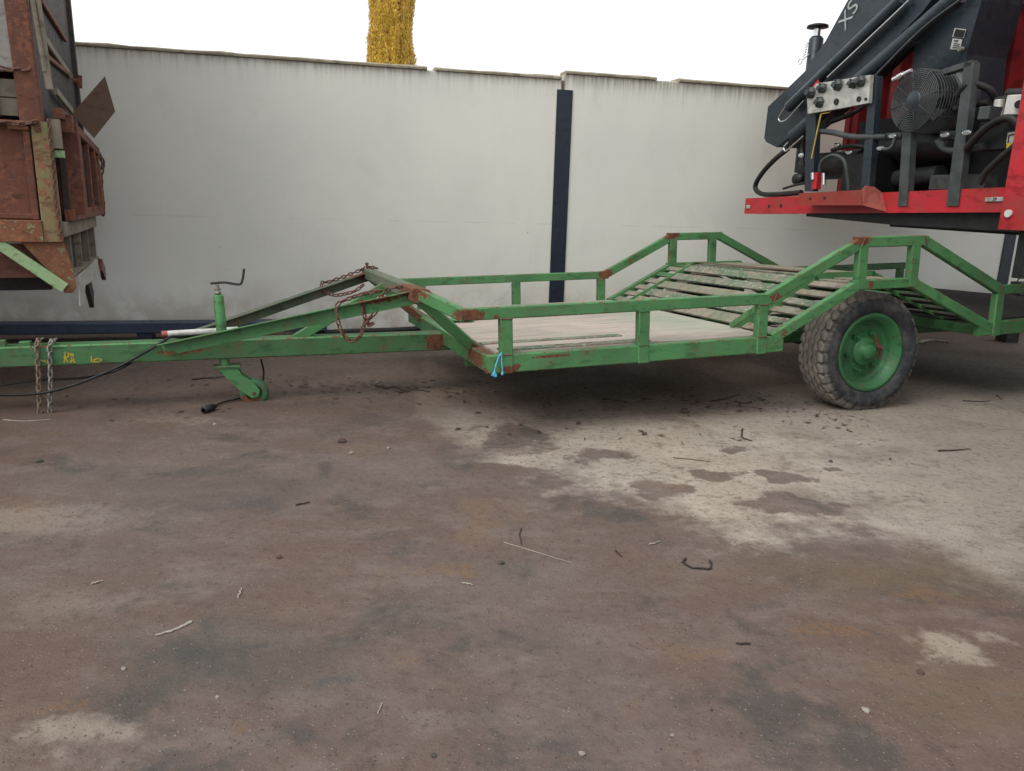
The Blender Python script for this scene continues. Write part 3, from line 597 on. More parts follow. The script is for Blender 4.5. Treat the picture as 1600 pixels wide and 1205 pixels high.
pp = empty('plastic_pipe', TM, label='white plastic pipe with a red end lying on the drawbar', cat='pipe')
m = MB(); m.cyl((-1.851, 1.250, 0.153), (-1.438, 1.250, 0.156), .0185, n=16); m.build('tube', MWHITE, pp)
m = MB(); m.cyl((-1.884, 1.250, 0.153), (-1.850, 1.250, 0.153), .0192, n=16); m.build('red_end', plain('faded_red', (.42, .11, .10), .6), pp)
m = MB(); m.tube(smooth_path([(-1.76, 1.22, .135), (-1.82, 1.13, .148), (-1.86, 1.075, .13), (-1.97, 1.068, .07), (-2.14, 1.06, -.014), (-2.385, 1.06, -.10), (-2.60, 1.06, -.13), (-2.9, 1.06, -.10)], 8), .0085, 8)
o = m.build('hydraulic_hose', MBLACK, label='black hydraulic hose drooping over the drawbar', cat='hose'); o.matrix_world = TM
m = MB(); m.tube(smooth_path([(-2.02, 1.16, .02), (-2.15, 1.10, -.035), (-2.35, 1.2, -.08), (-2.6, 1.16, -.07), (-2.9, 1.16, -.1)], 8), .007, 8)
o = m.build('hydraulic_hose', MBLACK, label='second black hose sagging under the drawbar', cat='hose'); o.matrix_world = TM
pg = empty('trailer_cable', Matrix.Identity(4), label='black electric cable with a plug lying by the jockey wheel', cat='cable')
m = MB(); m.tube(smooth_path([(-1.817, 4.460, 0.012), (-1.794, 4.554, 0.012), (-1.746, 4.623, 0.012), (-1.691, 4.744, 0.012), (-1.607, 4.703, 0.080), (-1.605, 4.759, 0.160), (-1.593, 4.685, 0.260)], 8), .006, 8); m.build('lead', MBLACK, pg)
m = MB(); a, b = V((-1.791, 4.426, 0.022)), V((-1.826, 4.320, 0.022)); d = (b - a); m.lathe([(0, .008), (.01, .014), (.03, .018), (.033, .021), (d.length, .021), (d.length + .001, .012)], a, d, 16); m.build('plug', MBLACK, pg)

# ------------------------------------------------------------------ rusty tipping trailer (left)
PM = Matrix(((0.91914, -0.39394, 0.00000, -2.66715), (0.39394, 0.91914, 0.00000, 4.50000), (0.00000, 0.00000, 1.00000, 0.00000), (0.00000, 0.00000, 0.00000, 1.00000)))
MTR = worn('tipper_red_rust', (.140, .050, .033), (.100, .041, .030), rust=(.085, .034, .028), rust2=(.205, .082, .046), thr=.505, rough=.75, scale=7, dirt=.5, dirtc=(.10, .065, .05))
MTO = worn('tipper_orange_rust', (.21, .082, .042), (.14, .058, .038), rust=(.11, .05, .035), rust2=(.30, .13, .06), thr=.53, rough=.75, scale=8, dirt=.3, dirtc=(.2, .15, .09), chipc=(.20, .24, .12))
MTG = worn('tipper_pale_green', (.25, .42, .22), (.30, .40, .22), rust=(.10, .05, .035), rust2=(.22, .12, .06), thr=.60, rough=.6, scale=14, dirt=.2)
MTD = worn('tipper_dark_steel', (.045, .036, .036), (.030, .024, .026), thr=.60, rough=.7, scale=8)
MTB = worn('tipper_grey_boards', (.24, .21, .165), (.17, .15, .12), rust=(.10, .08, .06), rust2=(.13, .1, .07), thr=.62, rough=.85, scale=10)
MTW = worn('dirty_white_plate', (.44, .43, .41), (.36, .35, .33), rust=(.18, .11, .08), rust2=(.25, .17, .12), thr=.60, rough=.65, scale=14)
MTMIX = worn('tipper_green_and_rust', (.23, .12, .065), (.20, .19, .09), rust=(.12, .05, .035), rust2=(.26, .11, .06), thr=.53, spots=(), rough=.7, scale=6, dirt=.6, dirtc=(.15, .24, .10))
tp = empty('tipping_trailer', PM, label='high rusty red and green tipping trailer tail at the left edge', cat='trailer')
def tpart(name, mat, *bars, **k): return part(name, mat, *bars, parent=tp, **k)
def slab(name, mat, poly, off, parent, **k): m = MB(); m.prism(poly, off); return m.build(name, mat, parent, **k)
# near side
m = MB(); m.box((-6.4, .035, 1.08), (-.10, .05, 1.62), 0); m.build('side_panel', MTR, tp)
tpart('panel_frame', MTR, ((-.118, .022, 1.10), (-.118, .022, 1.62), .028, .036, (1, 0, 0))); tpart('panel_frame', MTR, ((-6.4, .022, 1.115), (-.135, .022, 1.115), .028, .03)); tpart('panel_frame', MTO, ((-6.4, .018, 1.62), (-.135, .018, 1.62), .03, .025))
tpart('side_sill', MTO, ((-6.4, .02, 1.032), (-.09, .02, 1.032), .06, .125)); 
tpart('corner_post', MTMIX, ((-.045, .045, .972), (-.045, .045, 1.64), .10, .092, (1, 0, 0), .006)); tpart('corner_post', MTR, ((-.085, .05, 1.635), (-.115, .05, 3.9), .10, .112, (1, 0, 0), .006))
for i, (z0, z1) in enumerate(((1.665, 1.76), (1.765, 1.86), (1.90, 3.9))):
    m = MB(); m.box((-6.4, .05, z0), (-.15, .075, z1), .003); m.build('side_board', MTB if i < 2 else MTW, tp)  # unseen upper height and length extended to shade the wall
tpart('stake', MTB, ((-.26, .03, 1.66), (-.25, .03, 3.9), .03, .05, (1, 0, 0)))
tpart('hinge_rod', MTR, ((-6.4, -.005, 1.628), (-.045, -.005, 1.628), .022, .022)); tpart('latch', MTO, ((-.20, -.008, 1.60), (-.10, -.008, 1.60), .012, .02)); tpart('latch', MTR, ((-.06, -.012, 1.66), (-.055, -.012, 1.585), .012, .03, (1, 0, 0)))
slab('skirt_plate', MTR, [(-6.4, .09, .955), (-.12, .09, .955), (-.05, .09, .757), (-6.4, .09, .757)], (0, .02, 0), tp)
slab('gusset', MTO, [(-.21, .03, .968), (.003, .03, .975), (.035, .03, .83), (.048, .03, .70), (.03, .03, .668), (-.02, .03, .668), (-.03, .03, .72)], (0, .012, 0), tp)
tpart('diagonal_bar', MTG, ((-.335, .012, 0.975), (-.012, .012, .70), .03, .062))
# tail: recessed dark board above, ribbed gate, stepped lower sill
m = MB(); m.box((-.06, .06, 1.60), (-.035, 1.78, 3.9), 0); m.build('tail_board', MTD, tp)
tpart('tail_post', MTD, ((-.03, 1.80, 1.0), (-.03, 1.80, 3.9), .06, .05, (1, 0, 0)))
for a, b, w in (((-0.020, 0.382, 2.351), (-0.020, 1.365, 2.298), .035), ((-0.020, 0.279, 2.142), (-0.020, 1.413, 2.068), .045), ((-0.020, 0.368, 2.040), (-0.020, 1.521, 2.073), .03), ((0.000, 0.429, 1.855), (0.000, 1.126, 1.804), .045)):
    tpart('tail_strut', MTB if w > .04 else MTR, (a, b, .02, w))
for x0, x1, r in ((47, 66, .013), (58, 73, .015)):
    m = MB(); m.cyl((-0.017, 0.020, 2.276), (0.006, 0.020, 1.910), r, n=10) if x0 == 47 else m.cyl((0.008, 0.040, 2.283), (0.020, 0.040, 1.894), r, n=10); m.build('tarp_pole', MTB, tp)
tpart('pole_socket', MTB, ((0.013, 0.030, 1.926), (0.020, 0.030, 1.818), .03, .035, (1, 0, 0)))
m = MB(); m.box((.0, .26, 1.10), (.028, 2.05, 1.60), 0); m.build('gate_sheet', MTD, tp)
tpart('gate_rail', MTR, ((.04, .12, 1.70), (.04, 2.12, 1.575), .05, .06)); tpart('gate_rail', MTR, ((.03, .20, 1.12), (.03, 2.12, 1.11), .05, .07))
for i, n_ in enumerate((.32, .85, 1.32, 1.75, 2.06)): tpart('gate_rib', MTR if i != 4 else MTO, ((.045, n_, 1.12), (.045, n_, 1.69 - .06 * n_), .05, .13 if i == 0 else .035, (1, 0, 0)))
tpart('hinge_block', MTB, ((.02, .05, 1.50), (.02, .05, 1.66), .06, .06, (1, 0, 0))); tpart('hinge_block', MTG, ((.03, .06, 1.45), (.03, .06, 1.49), .05, .05, (1, 0, 0))); tpart('hinge_block', MTR, ((.06, .2, 1.60), (.06, .2, 1.70), .05, .08, (1, 0, 0)))
tpart('tail_sill', MTB, ((-.005, .02, 1.04), (-.005, 1.80, 1.03), .05, .085)); m = MB(); m.box((-.06, .1, .74), (-.04, 1.8, 1.0), 0); m.build('tail_skirt', MTD, tp)
for n_ in (.35, .85, 1.3, 1.75): tpart('skirt_rib', MTB, ((-.02, n_, .75), (-.02, n_, 1.0), .014, .05, (1, 0, 0)))
tpart('skirt_ledge', MTB, ((-.015, .08, .745), (-.015, 1.8, .745), .06, .02))
slab('number_plate_bracket', MTW, [(0.050, 0.098, 0.760), (0.050, 1.206, 0.778), (0.050, 1.359, 0.645), (0.050, 0.996, 0.653), (0.050, 0.387, 0.674), (0.050, 0.226, 0.571), (0.050, 0.044, 0.588)], (.006, 0, 0), tp)
m = MB(); m.bar((0.030, 0.829, 0.653), (0.030, 0.740, 0.557), .03, .26, (0, 1, 0)); m.build('lamp_box', MTD, tp)
m = MB(); m.bar((0.040, 1.688, 0.705), (0.040, 1.646, 0.612), .03, .22, (0, 1, 0)); m.build('rear_lamp', plain('dull_red_lens', (.12, .035, .035), .4), tp)
slab('wing_plate', worn('brown_rusty_sheet', (.150, .092, .062), (.11, .070, .050), rust=(.16, .10, .055), rust2=(.10, .06, .04), thr=.6, rough=.7, scale=5), [(0.199, 1.500, 2.093), (0.246, 1.500, 1.850), (0.088, 1.500, 1.649), (-0.042, 1.500, 1.812)], (0, .012, 0), tp)
m = MB(); m.tube([(-0.042, 1.700, 2.062), (0.009, 1.700, 2.067)], .02, 8); m.bar((0.017, 1.700, 2.108), (0.009, 1.700, 2.017), .03, .03, (1, 0, 0)); m.build('latch_peg', MTR, tp)
# axle and wheels of the tipper, out of the picture to the left
for n_ in (.25, 1.6):
    m = MB(); m.lathe([(0, .2), (0, .34), (.03, .36), (.2, .36), (.23, .34), (.23, .2)], (-3.3, n_ - .1, .36), (0, 1, 0), 32); m.build('wheel', MBLACK, tp)
tpart('chassis_beam', MTD, ((-6.4, .5, .70), (-.15, .5, .70), .08, .12)); tpart('chassis_beam', MTD, ((-6.4, 1.35, .70), (-.15, 1.35, .70), .08, .12))
m = MB(); m.box((-6.4, .12, .98), (-.07, 1.78, 1.0), 0); m.build('floor', MTD, tp); m = MB(); m.box((-6.4, 2.33, .98), (-.45, 2.36, 3.9), 0); m.build('shade_far_side', MTR, tp); m = MB(); m.box((-6.4, .0, 3.9), (-.05, 2.36, 3.94), 0); m.build('shade_cover', MTD, tp); m = MB(); m.box((-.47, 1.78, .98), (-.45, 2.33, 3.9), 0); m.build('shade_far_end', MTD, tp); m = MB(); m.box((-.45, 1.79, .98), (-.07, 1.81, 3.9), 0); m.build('shade_far_side', MTR, tp)  # far sides, end and cover are unseen, added to shade the wall
chain(PM, [(0.003, -0.020, 1.641), (0.003, -0.020, 1.510), (0.002, -0.020, 1.381), (-0.004, -0.020, 1.221), (-0.000, -0.020, 1.094), (0.005, -0.020, 0.977)], MRUST, 'long rusty chain hanging down the near tail corner of the tipping trailer', L=.038, w=.026, r=.0045, seed=8)
chain(PM, [(-0.349, -0.030, 1.612), (-0.229, -0.030, 1.626), (-0.139, -0.030, 1.618), (-0.039, -0.030, 1.641)], MRUST, 'rusty chain strung level along the tipping trailer side hinge', L=.045, w=.03, r=.006, seed=9)
chain(PM, [(-0.321, 0.000, 1.905), (-0.203, 0.000, 1.906), (-0.129, 0.000, 1.903), (-0.051, -0.000, 1.919)], MRUST, 'rusty chain stretched across the boards above the tipping trailer side', L=.055, w=.036, r=.007, seed=10)
chain(PM, [(0.061, 2.150, 1.551), (0.079, 2.150, 1.491), (0.056, 2.150, 1.388), (0.049, 2.150, 1.259), (0.050, 2.150, 1.155), (0.043, 2.150, 1.081)], MRUST, 'dark chain on the far edge of the tipping trailer gate', L=.06, w=.04, r=.008, seed=12)

# ------------------------------------------------------------------ loading crane on a red truck (right)
CM = Matrix(((0.37115, 1.07789, 0.00000, 2.23670), (-1.07789, 0.37115, 0.00000, 7.63800), (0.00000, 0.00000, 1.14000, -0.17863), (0.00000, 0.00000, 0.00000, 1.00000)))  # whole crane group scaled up about the camera, pushed back along the line of sight
MRED = worn('red_truck_paint', (.46, .018, .030), (.36, .016, .022), rust=(.10, .045, .03), rust2=(.2, .08, .05), thr=.66, rough=.42, scale=5, dirt=.65, dirtc=(.17, .05, .042))
MREDO = worn('dusty_red_paint', (.30, .034, .026), (.22, .028, .022), rust=(.11, .06, .045), rust2=(.2, .09, .05), thr=.63, rough=.5, scale=5, dirt=.5, dirtc=(.17, .075, .055))
MCONT = worn('dark_red_corrugated', (.27, .019, .024), (.19, .015, .019), rust=(.10, .03, .025), rust2=(.16, .05, .035), thr=.70, rough=.45, scale=3, dirt=.35, dirtc=(.12, .035, .03))
MCRN = worn('crane_charcoal_paint', (.019, .030, .042), (.013, .022, .033), rust=(.06, .06, .06), rust2=(.09, .085, .08), thr=.71, rough=.36, scale=5, dirt=.3, dirtc=(.05, .05, .052))
MCRB = worn('crane_black_parts', (.009, .011, .013), (.007, .008, .010), rust=(.05, .045, .04), rust2=(.07, .06, .05), thr=.68, rough=.5, scale=8, dirt=.35, dirtc=(.04, .04, .038))
MCRG = plain('crane_grey_parts', (.048, .057, .060), .5, var=.35)
MALU = plain('valve_alloy', (.50, .50, .47), .38, .55, var=.3, scale=18)
MCHR = plain('chrome_rod', (.65, .66, .68), .18, 1.0, var=.1)
MLAB = plain('label_white', (.55, .55, .53), .5)
ct = empty('crane_truck', CM, label='red truck rear carrying a folded dark grey loading crane', cat='truck')
def cpart(name, mat, *bars, parent=None, **k): return part(name, mat, *bars, parent=parent or ct, **k)
# outrigger beam across the truck, red, rising slightly towards us
def beamz(a): return 1.362 + .0305 * a
slab('outrigger_beam', MRED, [(-.01, 0, 1.232), (-.01, 0, 1.361), (2.62, 0, 1.44), (2.62, 0, 1.302)], (0, .14, 0), ct)
m = MB(); m.bar((.02, -.005, 1.29), (.075, -.005, 1.291), .008, .03); m.build('number_tag', MALU, ct)
m = MB(); m.bar((2.30, -.006, 1.365), (2.42, -.006, 1.368), .008, .026); m.build('number_tag', MALU, ct)
for a_, z_ in ((.32, 1.30), (.47, 1.305), (.83 + .12, 1.36), (1.1, 1.365)):
    m = MB(); m.cyl((a_, -.003 if a_ < .8 else -.123, z_), (a_, .02 if a_ < .8 else -.10, z_), .014 if a_ < .8 else .010, n=14); m.build('pin_hole', MCRB, ct)
slab('step_plate', MREDO, [(0.815, -0.120, 1.399), (0.838, -0.120, 1.311), (1.465, -0.120, 1.319), (1.447, -0.120, 1.420)], (0, .010, 0), ct)
slab('step_plate_end', MREDO, [(1.471, -0.120, 1.319), (1.447, -0.120, 1.420), (1.454, -0.100, 1.449), (1.477, -0.050, 1.442), (1.504, -0.004, 1.406), (1.566, -0.004, 1.281)], (.008, 0, 0), ct)
m = MB(); m.box((.84, -.11, 1.318), (1.46, -.002, 1.326), 0); m.build('step_plate_floor', MCRB, ct)
slab('chassis_crossmember', MCRB, [(.72, .05, 1.23), (.72, .05, 1.33), (2.6, .05, 1.36), (2.6, .05, 1.19), (1.56, .05, 1.198)], (0, .5, 0), ct)
# outrigger leg box, the bright red post at the right edge
cpart('outrigger_box', MRED, ((2.62, -.10, 1.205), (2.62, -.10, 2.02), .15, .16, (1, 0, 0), .008)); cpart('outrigger_foot', MCRB, ((2.66, -.08, .95), (2.66, -.08, 1.205), .07, .07, (1, 0, 0)))
m = MB(); m.cyl((2.60, -.178, 1.29), (2.60, -.19, 1.29), .02, n=20); m.build('reflector', MLAB, ct)
# uprights of the control frame
for p0, p1, p2, p3 in (((0.645, 0.000, 2.015), (0.753, 0.000, 2.005), (0.730, 0.000, 1.417), (0.823, 0.000, 1.417)), ((1.253, 0.000, 2.179), (1.323, 0.000, 2.169), (1.309, 0.000, 1.433), (1.386, 0.000, 1.432)), ((1.616, -0.010, 1.792), (1.689, -0.010, 1.786), (1.668, -0.010, 1.320), (1.742, -0.010, 1.321)), ((2.009, -0.010, 2.150), (2.075, -0.010, 2.140), (2.040, -0.010, 1.326), (2.126, -0.010, 1.327))):
    slab('upright', MCRG if p0[0] > 1.5 else MCRN, [p0, p1, p3, p2], (0, .05, 0), ct)
cpart('top_bracket', MCRG, ((1.864, 0.015, 2.116), (2.059, 0.015, 2.138), .05, .035)); cpart('mid_bracket', MCRB, ((1.913, 0.040, 1.746), (2.028, 0.040, 1.739), .1, .05))
# valve bank
vb = slab('valve_bank', MALU, [(0.769, -0.040, 2.184), (0.689, -0.040, 2.081), (0.715, -0.040, 1.979), (1.036, -0.040, 1.984), (1.319, -0.040, 1.993), (1.302, -0.040, 2.173), (1.051, -0.040, 2.178)], (0, .03, 0), ct)
for px_, r_, k_ in (((0.735, -0.055, 2.124), .042, 0), ((0.855, -0.055, 2.141), .036, 0), ((1.011, -0.055, 2.144), .040, 0), ((1.162, -0.055, 2.133), .032, 0), ((1.232, -0.055, 2.141), .038, 1), ((0.839, -0.050, 2.047), .040, 0)):
    m = MB(); c_ = V(px_); m.lathe([(0, r_), (-.02, r_ * .95), (-.03, r_ * .7), (-.034, r_ * .55), (-.05, r_ * .5), (-.052, 0)], c_ + V(0, .012, 0), (0, 1, 0), 10, smooth=False)
    for q in range(4): m.cyl(c_ + V(math.cos(q * 1.57) * r_ * .75, .0, math.sin(q * 1.57) * r_ * .75), c_ + V(math.cos(q * 1.57) * r_ * .75, -.03, math.sin(q * 1.57) * r_ * .75), .006, n=6)
    m.build('control_knob', MCRG, vb)
for px_, r_ in (((1.010, -0.042, 2.033), .022), ((1.227, -0.042, 2.027), .018), ((1.293, -0.042, 2.020), .010)):
    m = MB(); m.cyl(V(px_) - V(0, .006, 0), V(px_) + V(0, .01, 0), r_, n=16); m.build('port', MCRB, vb)
m = MB(); m.tube([(0.911, -0.080, 1.958), (0.891, -0.080, 1.840), (0.864, -0.080, 1.649)], .006, 6); m.tube([(0.893, -0.060, 1.961), (0.925, -0.020, 1.969), (0.947, 0.000, 2.012)], .004, 6); m.build('yellow_strap', plain('yellow_strap', (.42, .30, .06), .7), ct)
# folded booms
BD = V(0, .24, 0)
slab('outer_boom', MCRN, [(-0.131, 0.220, 2.130), (0.246, 0.220, 2.326), (0.978, 0.220, 2.731), (1.239, 0.220, 2.871), (1.649, 0.220, 2.805), (1.403, 0.220, 2.562), (1.003, 0.220, 2.306), (0.511, 0.220, 2.013), (0.040, 0.220, 1.789), (-0.107, 0.220, 1.840), (-0.140, 0.220, 1.874)], BD, ct)
ib = slab('inner_boom', MCRN, [(-0.028, 0.500, 2.465), (0.160, 0.500, 2.629), (0.364, 0.500, 2.892), (0.498, 0.500, 3.079), (1.006, 0.500, 2.953), (0.803, 0.500, 2.798), (0.278, 0.500, 2.387)], (0, .2, 0), ct)
def hyd(name, p0, p1, r, bands, mat=MCRN):
    m = MB(); p0, p1 = V(p0), V(p1); m.cyl(p0, p1, r, n=20); o = m.build(name, mat, ct)
    for t_ in bands:
        c_ = p0.lerp(p1, t_); d_ = (p1 - p0).normalized() * .006; m = MB(); m.cyl(c_ - d_, c_ + d_, r * 1.06, n=20); m.build('clamp_band', MCRG, o)
hyd('extension_cylinder', (0.235, 0.150, 2.084), (1.293, 0.150, 2.664), .042, (.42,)); hyd('lift_cylinder', (0.378, 0.120, 1.845), (1.781, 0.120, 2.576), .056, (.28, .77))
m = MB(); m.tube(smooth_path([(0.716, 0.100, 2.245), (1.020, 0.100, 2.412), (1.307, 0.100, 2.570), (1.426, 0.100, 2.637)], 4), .007, 8); m.build('steel_pipe', MCHR, ct)
m = MB(); m.tube(smooth_path([(1.252, 0.050, 2.183), (1.593, 0.050, 2.410), (1.886, 0.050, 2.539)], 4), .008, 8); m.build('steel_pipe', MCRG, ct)
m = MB(); m.tube(smooth_path([(0.246, 0.110, 2.085), (0.178, 0.110, 2.013), (0.209, 0.110, 1.975), (0.301, 0.110, 1.997), (0.465, 0.110, 2.111)], 6), .005, 8); m.build('steel_pipe', MCHR, ct)
m = MB(); m.tube(smooth_path([(0.373, 0.080, 1.804), (0.324, 0.080, 1.767), (0.353, 0.080, 1.736), (0.439, 0.080, 1.780), (0.549, 0.080, 1.841)], 6), .007, 8); m.build('steel_pipe', MCHR, ct)
# lettering on the inner boom
def text(s, size, mat, parent, M_, name='lettering'):
    cu = bpy.data.curves.new(name, 'FONT'); cu.body = s; cu.size = size; cu.extrude = .001; cu.align_x = 'CENTER'; cu.align_y = 'CENTER'
    o = bpy.data.objects.new(name, cu); COL.objects.link(o); dg = bpy.context.evaluated_depsgraph_get()
    me = bpy.data.meshes.new_from_object(o.evaluated_get(dg)); bpy.data.objects.remove(o); me.materials.append(mat)
    o = bpy.data.objects.new(name, me); COL.objects.link(o); o.parent = parent; o.matrix_local = M_; return o
MLET = plain('letter_paint', (.33, .35, .36), .6)
e1 = (V((0.509, 0.495, 2.906)) - V((0.343, 0.495, 2.691))); cL = V((0.398, 0.495, 2.774))
ang = math.atan2(e1.z, e1.x)
text('XS', .175, MLET, ib, Matrix.Translation(cL) @ Matrix.Rotation(-ang, 4, 'Y') @ Matrix.Rotation(R(90), 4, 'X'))
# mast with plates
ms = slab('mast', MCRN, [(1.173, 0.400, 2.868), (1.209, 0.400, 2.248), (1.246, 0.400, 1.905), (1.672, 0.400, 1.870), (1.639, 0.400, 2.285), (1.690, 0.400, 2.596), (1.693, 0.400, 2.742)], (0, .35, 0), ct)
pl = slab('type_plate', MLAB, [(1.522, 0.395, 2.463), (1.513, 0.395, 2.410), (1.605, 0.395, 2.386), (1.614, 0.395, 2.438)], (0, -.002, 0), ms); slab('plate_face', MCRB, [(1.536, 0.390, 2.454), (1.525, 0.390, 2.411), (1.604, 0.390, 2.391), (1.611, 0.390, 2.433)], (0, -.002, 0), pl)
pl = slab('rating_plate', MLAB, [(1.519, 0.395, 2.401), (1.512, 0.395, 2.336), (1.589, 0.395, 2.319), (1.596, 0.395, 2.380)], (0, -.002, 0), ms); slab('plate_print', MCRG, [(1.536, 0.390, 2.388), (1.535, 0.390, 2.380), (1.569, 0.390, 2.373), (1.570, 0.390, 2.380)], (0, -.001, 0), pl)
for y_, (p_, q_) in enumerate((((1.536, 0.390, 2.367), (1.587, 0.390, 2.354)), ((1.533, 0.390, 2.355), (1.584, 0.390, 2.343)), ((1.530, 0.390, 2.344), (1.581, 0.390, 2.332)))): ribbon([p_, q_], .004, MCRG, 'plate_print', pl)
m = MB(); m.cyl((1.613, 0.390, 2.319), V((1.613, 0.390, 2.319)) - V(0, .03, 0), .016, n=14); m.build('mast_bolt', MALU, ms)
# telescopic stop with mushroom cap behind the boom
c0 = V((-0.106, 0.620, 2.807)); st = empty('boom_rest', Matrix.Identity(4)); st.parent = ct; st.matrix_local = Matrix.Translation((c0.x, .62, 0))
m = MB(); m.lathe([(c0.z + .012, .0), (c0.z + .010, .05), (c0.z, .085), (c0.z - .018, .09), (c0.z - .02, .05), (c0.z - .022, .02)], (0, 0, 0), (0, 0, 1), 28); m.build('rest_cap', MCRB, st)
m = MB(); m.cyl((0, 0, c0.z - .10), (0, 0, c0.z - .02), .030, n=18); m.build('rest_rod', MCHR, st)
m = MB(); m.lathe([(c0.z - .085, .02), (c0.z - .088, .045), (c0.z - .11, .06), (1.6, .06)], (0, 0, 0), (0, 0, 1), 20); m.build('rest_post', MCRN, st)
m = MB(); m.tube([(-.05 + .012 * math.cos(t * 1.2) + .03 * (t / 30), -.07 - .004 * math.sin(t * 1.2), c0.z - .25 + .004 * t) for t in range(30)], .004, 5); m.build('safety_cord', MCHR, st)
m = MB(); m.tube([(-.09 + .022 * math.cos(t * .524), -.07, c0.z - .28 + .022 * math.sin(t * .524)) for t in range(13)], .004, 6); m.tube([(-.07, -.07, c0.z - .27), (.02, -.07, c0.z - .235)], .005, 6); m.build('ring_pin', MCHR, st)
# oil cooler with fan guard
fc = V((1.709, -0.050, 1.967)); FR_, FL = .185, .20
fan = empty('oil_cooler', Matrix.Identity(4)); fan.parent = ct; fan.matrix_local = Matrix.Translation(fc)
AX = V(.02, 1, 0).normalized()
m = MB(); m.lathe([(.20, .0), (.20, FR_), (.335, FR_ * 1.02), (.335, .0)], (0, 0, 0), AX, 36); m.build('shroud', plain('cooler_grey', (.055, .066, .070), .5), fan)
m = MB(); m.lathe([(.19, .0), (.19, FR_ * .93)], (0, 0, 0), AX, 30); m.build('radiator', MCRB, fan)
m = MB(); up = V(0, 0, 1); sd = AX.cross(up)
for k in range(14):
    r_ = .045 + (FR_ - .047) * k / 13; m.tube([AX * (.0 + .004 * (k / 10) ** 2) + (sd * math.cos(t * math.pi / 20) + up * math.sin(t * math.pi / 20)) * r_ for t in range(41)], .0030, 4)
for k in range(1, 9):
    m.tube([AX * (.01 + .022 * k) + (sd * math.cos(t * math.pi / 20) + up * math.sin(t * math.pi / 20)) * (FR_ + .002) for t in range(41)], .0024, 4)
for k in range(8):
    d_ = sd * math.cos(k * math.pi / 4 + .2) + up * math.sin(k * math.pi / 4 + .2); m.tube([d_ * .04, d_ * FR_, d_ * (FR_ + .003) + AX * .02, d_ * (FR_ + .003) + AX * .2], .0026, 4)
m.build('fan_guard', plain('guard_wire', (.055, .062, .066), .5), fan)
m = MB(); m.lathe([(.06, .06), (.0, .058), (-.006, .05), (-.006, 0)], (0, 0, 0), AX, 22); m.build('motor_cap', MCRN, fan)
m = MB()
for k in range(7):
    a_ = k * 6.283 / 7; d_ = sd * math.cos(a_) + up * math.sin(a_); e_ = sd * math.cos(a_ + .5) + up * math.sin(a_ + .5)
    m.add([AX * .06 + d_ * .05, AX * .10 + e_ * .05, AX * .12 + e_ * .165, AX * .07 + d_ * .165], [(0, 1, 2, 3), (3, 2, 1, 0)])
m.build('fan_blades', MCRB, fan)
m = MB(); m.cyl((1.574, -0.100, 2.101), (1.710, -0.100, 2.140), .016, .012, n=12); m.cyl((1.614, -0.100, 2.111), (1.652, -0.100, 2.125), .022, n=6); m.build('hose_coupling', MCHR, ct)
